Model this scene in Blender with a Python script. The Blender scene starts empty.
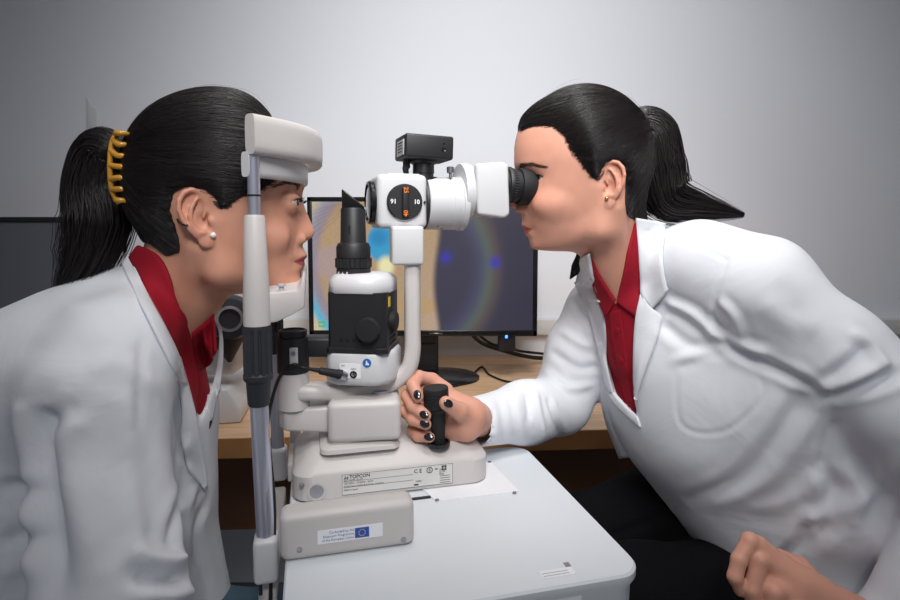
import bpy, bmesh, math, random
import numpy as np
from mathutils import Vector, Matrix, Euler
from mathutils.bvhtree import BVHTree
PI = math.pi
scene = bpy.context.scene
COL = scene.collection
random.seed(7)
RNG = np.random.default_rng(11)

# ------------------------------------------------------------------ camera
FPX, PITCH, CPX, CPY = 560.0, math.radians(4.0), 450.0, 264.0
CAMZ = 1.17
cd = bpy.data.cameras.new('camera')
cam = bpy.data.objects.new('camera', cd)
COL.objects.link(cam)
cam.location = (0, 0, CAMZ)
cam.rotation_euler = (PI / 2 - PITCH, 0, 0)
cd.sensor_width = 36.0
cd.lens = FPX / 900 * 36
cd.shift_y = -(300 - CPY) / 900
cd.clip_start = 0.02
scene.camera = cam

def ray(px, py):
    """world direction of a photograph pixel, scaled so that y = 1"""
    x = (px - CPX) / FPX
    y = (CPY - py) / FPX
    d = Vector((x, math.cos(PITCH) + y * math.sin(PITCH), -math.sin(PITCH) + y * math.cos(PITCH)))
    return d / d.y

def P(px, py, Y):
    d = ray(px, py)
    return Vector((d.x * Y, Y, CAMZ + d.z * Y))

def PZ(px, py, z):
    d = ray(px, py)
    t = (z - CAMZ) / d.z
    return Vector((d.x * t, t, z))

def S(px, Y):
    return px * Y / FPX

# ------------------------------------------------------------------ materials
def lin(c):
    return tuple(((v / 255) / 12.92 if v / 255 <= 0.04045 else ((v / 255 + 0.055) / 1.055) ** 2.4) for v in c)

def mat(name, rgb, rough=0.5, metal=0.0, bump=0.0, bscale=300.0, sss=0.0, vary=0.0, vscale=8.0, spec=0.5, emit=0.0, coat=0.0):
    m = bpy.data.materials.new(name)
    m.use_nodes = True
    nt = m.node_tree
    b = nt.nodes['Principled BSDF']
    c = lin(rgb)
    b.inputs['Base Color'].default_value = (*c, 1)
    b.inputs['Roughness'].default_value = rough
    b.inputs['Metallic'].default_value = metal
    b.inputs['Specular IOR Level'].default_value = spec
    b.inputs['Coat Weight'].default_value = coat
    if sss:
        b.inputs['Subsurface Weight'].default_value = sss
        b.inputs['Subsurface Radius'].default_value = (0.010, 0.004, 0.002)
        b.inputs['Subsurface Scale'].default_value = 0.6
    if emit:
        b.inputs['Emission Color'].default_value = (*c, 1)
        b.inputs['Emission Strength'].default_value = emit
    if bump or vary:
        tc = nt.nodes.new('ShaderNodeTexCoord')
    if bump:
        n = nt.nodes.new('ShaderNodeTexNoise')
        n.inputs['Scale'].default_value = bscale
        n.inputs['Detail'].default_value = 3
        nt.links.new(tc.outputs['Object'], n.inputs['Vector'])
        bp = nt.nodes.new('ShaderNodeBump')
        bp.inputs['Strength'].default_value = bump
        bp.inputs['Distance'].default_value = 0.001
        nt.links.new(n.outputs['Fac'], bp.inputs['Height'])
        nt.links.new(bp.outputs['Normal'], b.inputs['Normal'])
    if vary:
        n2 = nt.nodes.new('ShaderNodeTexNoise')
        n2.inputs['Scale'].default_value = vscale
        n2.inputs['Detail'].default_value = 4
        nt.links.new(tc.outputs['Object'], n2.inputs['Vector'])
        mx = nt.nodes.new('ShaderNodeMix')
        mx.data_type = 'RGBA'
        mx.inputs['A'].default_value = (*[v * (1 - vary) for v in c], 1)
        mx.inputs['B'].default_value = (*[min(1, v * (1 + vary)) for v in c], 1)
        nt.links.new(n2.outputs['Fac'], mx.inputs['Factor'])
        nt.links.new(mx.outputs['Result'], b.inputs['Base Color'])
    return m

def attr_mat(name, rough=0.5, sss=0.0, emit=0.0, bump=0.0, bscale=900, spec=0.4):
    m = mat(name, (128, 128, 128), rough, bump=bump, bscale=bscale, sss=sss, spec=spec)
    nt = m.node_tree
    b = nt.nodes['Principled BSDF']
    a = nt.nodes.new('ShaderNodeVertexColor')
    a.layer_name = 'tint'
    if emit:
        b.inputs['Base Color'].default_value = (0.01, 0.01, 0.01, 1)
        b.inputs['Emission Strength'].default_value = emit
        nt.links.new(a.outputs['Color'], b.inputs['Emission Color'])
    else:
        nt.links.new(a.outputs['Color'], b.inputs['Base Color'])
    return m

M = {}
M['plastic'] = mat('ivory_plastic', (204, 199, 197), 0.42, bump=0.05, bscale=900)
M['plastic_white'] = mat('white_plastic', (206, 206, 209), 0.38)
M['table'] = mat('table_white', (222, 227, 232), 0.45, bump=0.03, bscale=1200)
M['black'] = mat('black_plastic', (30, 30, 34), 0.5, bump=0.08, bscale=1500)
M['black_soft'] = mat('black_rubber', (22, 22, 24), 0.7, bump=0.1, bscale=900)
M['grip'] = mat('charcoal_grip', (44, 46, 52), 0.55)
M['black_gloss'] = mat('black_gloss', (16, 16, 19), 0.25)
M['chrome'] = mat('chrome', (196, 198, 212), 0.28, metal=.75)
M['steel'] = mat('steel', (170, 170, 175), 0.35, metal=1.0)
M['glass'] = mat('coated_lens', (150, 155, 155), 0.08, coat=1.0)
M['label'] = mat('label_white', (240, 240, 244), 0.5)
M['label_grey'] = mat('label_grey', (218, 216, 214), 0.5)
M['ink'] = mat('ink_black', (45, 45, 50), 0.6)
M['ink_blue'] = mat('ink_blue', (70, 95, 165), 0.6)
M['flag_blue'] = mat('flag_blue', (40, 80, 170), 0.5)
M['star'] = mat('star_yellow', (225, 205, 90), 0.5)
M['orange'] = mat('orange_mark', (225, 120, 40), 0.5)
M['mark_white'] = mat('white_mark', (235, 235, 235), 0.5)
M['wall'] = mat('wall_paint', (226, 228, 234), 0.85, bump=0.12, bscale=160)
M['floor'] = mat('floor_vinyl', (120, 124, 128), 0.6, vary=0.1, vscale=4)
M['ceiling'] = mat('ceiling_paint', (235, 235, 235), 0.9)
M['trunk'] = mat('trunking_white', (205, 204, 202), 0.6)
M['brown'] = mat('brown_panel', (124, 84, 58), 0.6, vary=0.15, vscale=6)
M['screen_off'] = mat('screen_off', (96, 98, 106), 0.35, spec=0.5)
M['cyan_blue'] = mat('sticker_blue', (40, 105, 190), 0.4)
M['yellow'] = mat('sticker_yellow', (230, 200, 60), 0.4)
M['cable'] = mat('cable_black', (18, 18, 20), 0.5)
M['navy'] = mat('teal_trousers', (62, 88, 104), 0.85, bump=0.2, bscale=700)

def wood_mat():
    m = mat('light_wood', (196, 160, 122), 0.5)
    nt = m.node_tree
    b = nt.nodes['Principled BSDF']
    tc = nt.nodes.new('ShaderNodeTexCoord')
    mp = nt.nodes.new('ShaderNodeMapping')
    mp.inputs['Scale'].default_value = (3, 30, 30)
    nt.links.new(tc.outputs['Object'], mp.inputs['Vector'])
    n = nt.nodes.new('ShaderNodeTexNoise')
    n.inputs['Scale'].default_value = 2.0
    n.inputs['Detail'].default_value = 6
    n.inputs['Distortion'].default_value = 0.6
    nt.links.new(mp.outputs['Vector'], n.inputs['Vector'])
    r = nt.nodes.new('ShaderNodeValToRGB')
    r.color_ramp.elements[0].position = 0.3
    r.color_ramp.elements[0].color = (*lin((196, 156, 118)), 1)
    r.color_ramp.elements[1].position = 0.75
    r.color_ramp.elements[1].color = (*lin((222, 186, 150)), 1)
    nt.links.new(n.outputs['Fac'], r.inputs['Fac'])
    nt.links.new(r.outputs['Color'], b.inputs['Base Color'])
    return m
M['wood'] = wood_mat()
M['wood_edge'] = mat('wood_edge', (176, 126, 78), 0.55, vary=0.12, vscale=30)

# ------------------------------------------------------------------ object helpers
def link(name, me, m, parent=None, smooth=True):
    o = bpy.data.objects.new(name, me)
    COL.objects.link(o)
    for mm in (m if isinstance(m, (list, tuple)) else [m]):
        me.materials.append(mm)
    if smooth:
        me.polygons.foreach_set('use_smooth', [True] * len(me.polygons))
    if parent is not None:
        o.parent = parent
        o.matrix_parent_inverse = parent_matrix(parent).inverted()
    return o

def parent_matrix(o):
    return Matrix.Translation(o.location) @ o.rotation_euler.to_matrix().to_4x4() if o.parent is None else Matrix.Identity(4)

def obj(name, bm, m, parent=None, smooth=True, sharp=40):
    me = bpy.data.meshes.new(name)
    bmesh.ops.recalc_face_normals(bm, faces=bm.faces[:])
    bm.normal_update()
    if smooth:
        lim = math.radians(sharp)
        for e in bm.edges:
            if len(e.link_faces) == 2:
                e.smooth = e.calc_face_angle(0) < lim
    bm.to_mesh(me)
    bm.free()
    return link(name, me, m, parent, smooth)

def tag(o, label=None, cat=None, group=None, kind=None):
    if label: o['label'] = label
    if cat: o['category'] = cat
    if group: o['group'] = group
    if kind: o['kind'] = kind
    return o

def thing(name, label, cat, loc=(0, 0, 0), group=None):
    o = bpy.data.objects.new(name, None)
    COL.objects.link(o)
    o.empty_display_size = 0.05
    o.location = loc
    return tag(o, label, cat, group)

def struct(o):
    o['kind'] = 'structure'
    return o

def frame(o, yaw=0.0, pitch=0.0, roll=0.0):
    """local x right, y away, z up; yaw turns x towards away (degrees)"""
    return Matrix.Translation(o) @ Euler((math.radians(roll), math.radians(pitch), math.radians(yaw))).to_matrix().to_4x4()

def axis(o, d, up=(0, 0, 1)):
    """matrix whose local z points along d"""
    z = Vector(d).normalized()
    u = Vector(up)
    if abs(z.dot(u)) > 0.98: u = Vector((0, 1, 0))
    x = u.cross(z).normalized()
    y = z.cross(x)
    m = Matrix((x, y, z)).transposed().to_4x4()
    m.translation = o
    return m

def add_box(bm, mtx, c, s, r=0.0, seg=3, taper=None):
    """box centred c with full sizes s in frame mtx"""
    t = bmesh.new()
    bmesh.ops.create_cube(t, size=1.0)
    for v in t.verts:
        k = 1.0
        if taper and v.co.z > 0: k = taper
        v.co = Vector((v.co.x * s[0] * k, v.co.y * s[1] * k, v.co.z * s[2]))
    if r > 0:
        bmesh.ops.bevel(t, geom=t.edges[:], offset=min(r, min(s) * 0.49), segments=seg, profile=0.5, affect='EDGES')
    for v in t.verts:
        v.co = mtx @ (v.co + Vector(c))
    merge(bm, t)

def merge(bm, t):
    me = bpy.data.meshes.new('tmp')
    t.to_mesh(me)
    t.free()
    bm.from_mesh(me)
    bpy.data.meshes.remove(me)

def add_lathe(bm, mtx, prof, seg=48, cap=True):
    """prof: list of (radius, height) along local z"""
    rings = []
    for r, h in prof:
        if r <= 1e-6:
            rings.append([bm.verts.new(mtx @ Vector((0, 0, h)))])
        else:
            rings.append([bm.verts.new(mtx @ Vector((r * math.cos(2 * PI * i / seg), r * math.sin(2 * PI * i / seg), h))) for i in range(seg)])
    for a, b in zip(rings, rings[1:]):
        for i in range(seg):
            j = (i + 1) % seg
            if len(a) == 1 and len(b) > 1: bm.faces.new((a[0], b[i], b[j]))
            elif len(b) == 1 and len(a) > 1: bm.faces.new((a[i], a[j], b[0]))
            elif len(a) > 1: bm.faces.new((a[i], a[j], b[j], b[i]))
    if cap:
        for rg in (rings[0], rings[-1]):
            if len(rg) > 2: bm.faces.new(rg)

def add_gear(bm, mtx, r0, r1, h0, h1, n, sub=6):
    """fluted cylinder"""
    seg = n * sub
    a, b = [], []
    for i in range(seg):
        t = 2 * PI * i / seg
        ph = (i % sub) / sub
        r = r1 if 0.15 < ph < 0.75 else r0
        a.append(bm.verts.new(mtx @ Vector((r * math.cos(t), r * math.sin(t), h0))))
        b.append(bm.verts.new(mtx @ Vector((r * math.cos(t), r * math.sin(t), h1))))
    for i in range(seg):
        j = (i + 1) % seg
        bm.faces.new((a[i], a[j], b[j], b[i]))
    bm.faces.new(a)
    bm.faces.new(b)

def add_prism(bm, mtx, poly, d0, d1, r=0.0, seg=2):
    """poly in local (x, z); extruded along local y from d0 to d1"""
    t = bmesh.new()
    A = [t.verts.new((x, d0, z)) for x, z in poly]
    B = [t.verts.new((x, d1, z)) for x, z in poly]
    t.faces.new(A)
    t.faces.new(list(reversed(B)))
    n = len(poly)
    for i in range(n):
        j = (i + 1) % n
        t.faces.new((A[i], B[i], B[j], A[j]))
    bmesh.ops.recalc_face_normals(t, faces=t.faces[:])
    if r > 0:
        bmesh.ops.bevel(t, geom=t.edges[:], offset=r, segments=seg, profile=0.5, affect='EDGES', clamp_overlap=True)
    for v in t.verts: v.co = mtx @ v.co
    merge(bm, t)

def catmull(pts, n=10):
    pts = [Vector(p) for p in pts]
    if len(pts) < 3:
        return [pts[0].lerp(pts[-1], i / n) for i in range(n + 1)]
    q = [pts[0] * 2 - pts[1]] + pts + [pts[-1] * 2 - pts[-2]]
    out = []
    for i in range(1, len(q) - 2):
        a, b, c, d = q[i - 1:i + 3]
        for k in range(n):
            t = k / n
            out.append(0.5 * ((2 * b) + (c - a) * t + (2 * a - 5 * b + 4 * c - d) * t * t + (3 * b - a - 3 * c + d) * t ** 3))
    out.append(pts[-1])
    return out

def add_tube(bm, path, r, seg=10, rz=None, cap=True, up=(0, 0, 1)):
    """r: radius or list; rz: second radius (elliptic section)"""
    path = [Vector(p) for p in path]
    n = len(path)
    rings = []
    prev = None
    for i, p in enumerate(path):
        t = (path[min(i + 1, n - 1)] - path[max(i - 1, 0)]).normalized()
        if prev is None:
            u = Vector(up)
            if abs(t.dot(u)) > 0.95: u = Vector((0, 1, 0))
            a = u.cross(t).normalized()
        else:
            a = (prev - t * prev.dot(t)).normalized()
        prev = a
        b = t.cross(a)
        ra = r[i] if isinstance(r, (list, tuple)) else r
        rb = ra if rz is None else (rz[i] if isinstance(rz, (list, tuple)) else rz)
        rings.append([bm.verts.new(p + a * (ra * math.cos(2 * PI * k / seg)) + b * (rb * math.sin(2 * PI * k / seg))) for k in range(seg)])
    for A, B in zip(rings, rings[1:]):
        for k in range(seg):
            j = (k + 1) % seg
            bm.faces.new((A[k], A[j], B[j], B[k]))
    if cap:
        bm.faces.new(rings[0])
        bm.faces.new(rings[-1])

def text_bm(bm, mtx, s, size, depth=0.0002, align='LEFT', bold=0.0):
    """lettering lying in local xz plane, facing local -y"""
    c = bpy.data.curves.new('t', 'FONT')
    c.body = s
    c.size = size
    c.extrude = depth
    c.offset = bold
    c.align_x = align
    c.align_y = 'CENTER'
    c.resolution_u = 2
    o = bpy.data.objects.new('t', c)
    COL.objects.link(o)
    dg = bpy.context.evaluated_depsgraph_get()
    me = bpy.data.meshes.new_from_object(o.evaluated_get(dg))
    me.transform(mtx @ Matrix.Rotation(PI / 2, 4, 'X'))
    bm.from_mesh(me)
    bpy.data.objects.remove(o)
    bpy.data.curves.remove(c)
    bpy.data.meshes.remove(me)

def NB(): return bmesh.new()
# ------------------------------------------------------------------ the room
I4 = Matrix.Identity(4)
WALL_Y = 1.76
bm = NB(); add_box(bm, I4, (0, WALL_Y + 0.05, 1.3), (5.2, 0.1, 2.8)); struct(obj('wall_back', bm, M['wall'], smooth=False))
bm = NB(); add_box(bm, I4, (0, 0.2, -0.05), (5.2, 3.4, 0.1)); struct(obj('floor', bm, M['floor'], smooth=False))
bm = NB(); add_box(bm, I4, (0, 0.2, 2.75), (5.2, 3.4, 0.1)); struct(obj('ceiling', bm, M['ceiling'], smooth=False))
bm = NB(); add_box(bm, I4, (-2.55, 0.2, 1.35), (0.1, 3.4, 2.7)); struct(obj('wall_left', bm, M['wall'], smooth=False))
bm = NB(); add_box(bm, I4, (2.55, 0.2, 1.35), (0.1, 3.4, 2.7)); struct(obj('wall_right', bm, M['wall'], smooth=False))
# cable trunking along the wall just above the desk
bm = NB(); add_box(bm, I4, (0.1, WALL_Y - 0.012, 0.85), (4.4, 0.024, 0.05), 0.003); struct(obj('trim_1', bm, M['trunk']))

DZ = 0.755   # desk top height
desk = thing('wooden_desk', 'light wooden desk with brown back panel along the white wall', 'desk', (0, 1.4, 0))
a0, a1 = PZ(-60, 445, DZ), PZ(960, 421, DZ)
yaw_d = math.degrees(math.atan2(a1.y - a0.y, a1.x - a0.x))
poly = [(a0.x - .3, a0.y - .3 * math.tan(math.radians(yaw_d))), (a1.x, a1.y), (a1.x, WALL_Y - .001), (a0.x - .3, WALL_Y - .001)]
def slab(bm, poly, z0, z1):
    A = [bm.verts.new((x, y, z0)) for x, y in poly]; B = [bm.verts.new((x, y, z1)) for x, y in poly]
    bm.faces.new(A); bm.faces.new(B)
    for i in range(4):
        j = (i + 1) % 4
        bm.faces.new((A[i], A[j], B[j], B[i]))
bm = NB(); slab(bm, poly, DZ - 0.04, DZ); obj('desktop', bm, M['wood'], desk, smooth=False)
off = [(poly[0][0], poly[0][1] - 0.0015), (poly[1][0], poly[1][1] - 0.0015), (poly[1][0], poly[1][1]), (poly[0][0], poly[0][1])]
bm = NB(); slab(bm, off, DZ - 0.04, DZ - 0.0008); obj('front_edge', bm, M['wood_edge'], desk, smooth=False)
bm = NB(); add_box(bm, frame(((a0.x + a1.x) / 2 - .15, 1.34, 0.575), yaw_d), (0, 0, 0), (a1.x - a0.x, 0.018, 0.278)); obj('modesty_panel', bm, M['brown'], desk, smooth=False)
for x in (-1.0, 1.05):
    bm = NB(); add_box(bm, frame((x, 1.42, (DZ - .04) / 2), yaw_d), (0, 0, 0), (0.03, 0.5, DZ - .04)); obj('side_panel', bm, M['brown'], desk, smooth=False)

# ------------------------------------------------------------------ monitors
def monitor(name, label, px0, px1, py0, py1, Y, scr_mat=None, image=None, base=True, stand_px=None):
    c = P((px0 + px1) / 2, (py0 + py1) / 2, Y)
    w, h = S(px1 - px0, Y), S(py1 - py0, Y)
    z0 = P(0, py1, Y).z; z1 = P(0, py0, Y).z; h = z1 - z0; cz = (z0 + z1) / 2
    t = thing(name, label, 'monitor', (c.x, Y + .06, DZ))
    F = frame((c.x, Y, cz))
    b = 0.012
    bm = NB(); add_box(bm, F, (0, .018, 0), (w, .03, h), .004); obj('housing', bm, M['black_gloss'], t)
    # bezel: four bars
    bm = NB()
    add_box(bm, F, (0, 0, h / 2 - b / 2), (w, .008, b), .002); add_box(bm, F, (0, 0, -h / 2 + b * .65), (w, .008, b * 1.3), .002)
    add_box(bm, F, (-w / 2 + b / 2, 0, 0), (b, .008, h), .002); add_box(bm, F, (w / 2 - b / 2, 0, 0), (b, .008, h), .002)
    obj('bezel', bm, M['black_gloss'], t)
    W, H = w - 2 * b, h - 2.3 * b
    if image is None:
        bm = NB(); add_box(bm, F, (0, .001, .15 * b), (W, .003, H)); obj('screen', bm, scr_mat, t, smooth=False)
    else:
        nx, nz = 260, 150
        xs = np.linspace(-.5, .5, nx); zs = np.linspace(-.5, .5, nz)
        X, Z = np.meshgrid(xs, zs, indexing='ij')
        co = np.stack([X * W, np.full_like(X, -.0005), Z * H + .15 * b], -1).reshape(-1, 3)
        co = co @ np.array(F.to_3x3()).T + np.array(F.translation)
        ii = (np.arange(nx - 1)[:, None] * nz + np.arange(nz - 1)[None, :]).ravel()
        fa = np.stack([ii, ii + nz, ii + nz + 1, ii + 1], -1)
        me = bpy.data.meshes.new('screen'); me.from_pydata(co.tolist(), [], fa.tolist())
        at = me.color_attributes.new('tint', 'FLOAT_COLOR', 'POINT')
        rgb = image(X + .5, .5 - Z)
        at.data.foreach_set('color', np.concatenate([rgb.reshape(-1, 3), np.ones((nx * nz, 1))], 1).astype(np.float32).ravel())
        link('screen', me, attr_mat('screen_picture', 0.3, emit=0.8), t)
    # neck and foot
    bm = NB(); add_box(bm, F, (0, .06, -h / 2 + .02), (.07, .05, .1), .008)
    zt = DZ + .006
    sx = (P(stand_px, 0, Y).x - c.x) if stand_px else 0
    add_box(bm, frame((c.x + sx * .25, Y + .06, (z0 + zt) / 2 + .012)), (0, 0, 0), (.06, .03, z0 - zt + .02), .008)
    obj('stand_neck', bm, M['black'], t)
    bm = NB(); Fz = Matrix.Translation((c.x + sx, Y + .03, DZ + .0006)) @ Matrix.Diagonal((1.0, .72, 1, 1))
    add_lathe(bm, Fz, [(.115, 0), (.115, .006), (.105, .012), (.03, .02), (0, .021)])
    obj('stand_foot', bm, M['black_gloss'], t)
    return t, F, w, h

def L3(c): return np.array(lin(c))
def eye_image(u, v):
    x = 313 + u * 220; y = 203 + v * 126          # photograph-sized units of the screen
    col = np.zeros(u.shape + (3,)) + L3((190, 160, 125))
    def mix(m, c): 
        nonlocal col
        m = np.clip(m, 0, 1)[..., None]; col = col * (1 - m) + L3(c) * m
    ss = lambda e0, e1, t: (lambda q: q * q * (3 - 2 * q))(np.clip((t - e0) / (e1 - e0), 0, 1))
    r = np.hypot(x - 408, (y - 262))
    mix(ss(88, 100, r) * .7, (160, 165, 190)); mix(ss(86, 93, r) * ss(103, 96, r) * .45, (130, 130, 168))
    mix(ss(96, 104, r) * ss(255, 290, y), (90, 190, 225)); mix(ss(103, 112, r), (220, 205, 165))
    mix(ss(100, 112, r) * ss(240, 215, y), (200, 190, 160))
    n1 = np.sin(x * .9 + 2 * np.sin(y * .31)) * np.sin(y * .7 + 1.7 * np.sin(x * .23))
    mix(.12 * (n1 > .45), (140, 105, 60))
    for k in range(7):                                        # lashes in the upper corner
        mix(.22 * np.exp(-((y - 207 - k * 1.2 - (332 + k * 2 - x) * (.25 + .1 * k)) / .8) ** 2) * (x < 342) , (95, 75, 60))
    mix(ss(20, 12, np.hypot((x - 331), (y - 262))) * .35, (175, 160, 195))
    d = np.hypot((x - 381) / 14, (y - 243) / 19); mix(ss(1.1, .8, d), (60, 165, 215))
    mix(ss(1.2, .3, np.hypot((x - 379) / 11, (y - 238) / 10)) * .5, (20, 110, 180))
    mix(ss(1.3, .4, np.hypot((x - 386) / 9, (y - 266) / 11)), (250, 245, 190))
    mix(ss(70, 110, x - 330) * ss(215, 330, y) * .35, (210, 190, 185))
    mix(ss(1.0, .9, np.hypot((x - 418) / 22, (y - 305) / 9)) * .5, (200, 160, 100))
    dk = ss(433, 441, x + 3 * np.sin(y * .05)); mix(dk, (58, 56, 74))
    mix(dk * ss(540, 450, x) * .35, (74, 72, 92))
    r2 = np.hypot((x - 405), (y - 268) * .95); mix(dk * np.exp(-((r2 - 84) / 7) ** 2) * .75, (96, 112, 92))
    mix(dk * np.exp(-((r2 - 76) / 9) ** 2) * .35, (90, 90, 130)); mix(dk * np.exp(-((r2 - 92) / 6) ** 2) * .3, (120, 95, 85))
    for cx, cy in ((446, 257), (495, 262)): mix(np.exp(-(np.hypot(x - cx, y - cy) / 5.5) ** 2) * .85, (60, 55, 190))
    sq = (np.abs(x - 321) < 3.4) & (np.abs(y - 323) < 2.8) & ~((np.abs(x - 321) < 2.2) & (np.abs(y - 323) < 1.6)); mix(sq * .9, (90, 190, 80))
    return col

mon, MF, mw, mh = monitor('computer_monitor', 'black monitor showing a magnified eye behind the slit lamp', 308, 538, 197, 336, 1.46, image=eye_image, stand_px=436)
bm = NB(); add_box(bm, MF, (mw / 2 - S(31, 1.46), -.002, -mh / 2 - .001), (.006, .008, .008), .001); obj('power_light', bm, mat('led_blue', (60, 120, 255), emit=4.0), mon)
bm = NB(); add_box(bm, MF, (-mw / 2 + S(128, 1.46), -.0048, -mh / 2 + .0075), (.035, .001, .003)); obj('maker_mark', bm, M['steel'], mon)
bm = NB(); add_box(bm, MF, (mw / 2 - S(30, 1.46), .02, -mh / 2 - .02), (.045, .03, .045), .004); obj('plug_block', bm, M['black'], mon)
monitor('computer_monitor', 'switched off dark monitor behind the ponytail of the patient', -150, 92, 217, 372, 1.30, scr_mat=M['screen_off'])

# cables at the back of the desk, right of the monitor
def cable(name, label, pts, r, parent=None):
    bm = NB(); add_tube(bm, catmull(pts, 10), r, 8); o = obj(name, bm, M['cable'], parent)
    if parent is None: tag(o, label, 'cable')
    return o
cable('power_cable', 'thick black cable drooping behind the right side of the lit monitor', [P(468, 330, 1.55), P(482, 343, 1.6), P(505, 351, 1.62), P(530, 357, 1.64), P(556, 359, 1.68)], .006)
cable('power_cable', 'upper thin black cable running under the lit monitor to its plug', [P(474, 331, 1.58), P(492, 344, 1.62), P(512, 348, 1.64), P(520, 351, 1.66), P(545, 354, 1.69)], .004)
cable('desk_cable', 'thin black cable curving over the wooden desk behind the joystick hand', [PZ(440, 388, DZ + .003), PZ(464, 383, DZ + .003), PZ(481, 367, DZ + .003), PZ(490, 375, DZ + .003), PZ(512, 382, DZ + .003), PZ(545, 378, DZ + .003)], .0028)
# second instrument on the desk, behind the patient's neck
t = thing('ophthalmic_instrument', 'white instrument with black round knob on desk behind the patient neck', 'instrument', PZ(235, 395, DZ))
Y = 1.16
c = PZ(262, 386, DZ)
Fi = frame((c.x, Y, DZ), 10)
bm = NB(); add_prism(bm, Fi, [(-.12, .0), (.045, .0), (.045, .028), (.02, .075), (-.12, .09)], -.02, .2, .006); obj('base', bm, M['plastic_white'], t)
bm = NB(); kc = P(230, 318, Y - .04); add_box(bm, frame((kc.x - .055, Y + .04, kc.z - .03)), (0, 0, 0), (.1, .1, .2), .02); obj('head_housing', bm, M['plastic_white'], t)
bm = NB(); Ka = axis(kc, (.35, -1, 0.05)); add_lathe(bm, Ka, [(.0, -.05), (.044, -.05), (.046, .0), (.04, .014), (.026, .016), (.024, .012), (0, .012)]); obj('knob', bm, M['black'], t)
bm = NB(); add_lathe(bm, Ka, [(.026, .0125), (.026, .018), (.0205, .019), (.0205, .0125)], cap=False); obj('knob_ring', bm, M['steel'], t)
bm = NB(); kl = P(228, 338, Y - .02); add_lathe(bm, axis((kl.x, Y - .02, kl.z), (0.05, 0, -1)), [(.034, -.02), (.034, 0), (.004, .05), (0, .05)]); obj('cone_rest', bm, M['black'], t)
# small card box with black clip behind the tower
cb = PZ(398, 378, DZ)
t = thing('desk_box', 'small pale box with a dark clip beside the monitor stand', 'box', (cb.x - .03, 1.36, DZ))
bm = NB(); add_box(bm, frame((cb.x - .045, 1.36, DZ + .0605), 6), (0, 0, 0), (.075, .06, .12), .004); obj('box_body', bm, M['trunk'], t)
bm = NB(); add_box(bm, frame((cb.x - .035, 1.328, DZ + .095), 6), (0, 0, 0), (.02, .012, .016), .005); obj('clip', bm, M['black'], t)
# clear strip stuck on the wall
bm = NB(); s0 = P(87, 96, WALL_Y)
add_prism(bm, frame((s0.x, WALL_Y, s0.z)), [(0, 0), (.012, -.03), (.030, -.04), (.030, -.115), (-.004, -.115)], -.004, -.001, .0008)
tag(obj('wall_bracket', bm, mat('clear_strip', (206, 209, 209), 0.35)), 'small pale plastic bracket stuck on the wall behind the hair claw', 'bracket')

# ------------------------------------------------------------------ instrument table
TZ = 0.82
TY = 14.0
ct, st = math.cos(math.radians(TY)), math.sin(math.radians(TY))
O = Vector((-.1815, .600, TZ))                       # a point on the left edge
TF = frame(O, TY)
table = thing('instrument_table', 'white instrument table top carrying the slit lamp', 'table', O - Vector((0, 0, TZ)) + Vector((.2, 0, 0)))
TFi = TF.inverted()
cr = TFi @ PZ(646, 569, TZ); cb_ = TFi @ PZ(524, 446, TZ)
WU = (cr.x + cb_.x) / 2
V0, V1 = cr.y - .004, cb_.y + .004
def round_poly(x0, x1, y0, y1, r, n=8):
    out = []
    for cx, cy, a in ((x1 - r, y0 + r, -90), (x1 - r, y1 - r, 0), (x0 + r, y1 - r, 90), (x0 + r, y0 + r, 180)):
        for k in range(n + 1):
            t = math.radians(a + 90 * k / n)
            out.append((cx + r * math.cos(t), cy + r * math.sin(t)))
    return out
def plate(bm, mtx, poly, levels):
    """stack of insets: levels = [(inset, z)]; poly convex in local xy"""
    cx = sum(p[0] for p in poly) / len(poly); cy = sum(p[1] for p in poly) / len(poly)
    xs = [p[0] for p in poly]; ys = [p[1] for p in poly]
    hw, hd = (max(xs) - min(xs)) / 2, (max(ys) - min(ys)) / 2
    rings = []
    for ins, z in levels:
        rings.append([bm.verts.new(mtx @ Vector((cx + (x - cx) * (hw - ins) / hw, cy + (y - cy) * (hd - ins) / hd, z))) for x, y in poly])
    n = len(poly)
    for A, B in zip(rings, rings[1:]):
        for i in range(n):
            j = (i + 1) % n
            bm.faces.new((A[i], A[j], B[j], B[i]))
    bm.faces.new(rings[0]); bm.faces.new(rings[-1])
bm = NB(); plate(bm, TF, round_poly(0, WU, V0, V1, .028), [(.03, -.11), (.006, -.095), (.004, -.02), (.0, -.01), (.0, -.0025), (.002, 0)])
obj('table_top', bm, M['table'], table, sharp=30)
bm = NB(); add_box(bm, TF, (WU * .5, .18, -.45), (.09, .12, .68), .01); obj('column', bm, M['plastic'], table)
bm = NB(); add_box(bm, TF, (WU * .5, .18, -.80), (.4, .42, .04), .015); obj('foot', bm, M['plastic'], table)
# printed strips by the near corner
sa = TFi @ PZ(557, 573, TZ)
bm = NB(); add_box(bm, TF, (sa.x, sa.y, .0003), (.036, .012, .0005)); obj('notice_sticker', bm, M['label'], table, smooth=False)
bm = NB()
for q in (-.003, .001): add_box(bm, TF, (sa.x - .002, sa.y + q, .0006), (.028, .0009, .0002))
obj('sticker_print', bm, mat('grey_print', (170, 170, 180), .6), table, smooth=False)
bm = NB(); add_box(bm, TF, (sa.x + .016, sa.y + .01, .0004), (.006, .007, .0006), .0002); obj('sticker_scrap', bm, mat('scrap_grey', (140, 138, 135), .6), table, smooth=False)
bm = NB(); add_box(bm, TF, (sa.x, V0 + .0022, -.022), (.036, .001, .015)); obj('edge_sticker', bm, M['label'], table, smooth=False)
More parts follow.
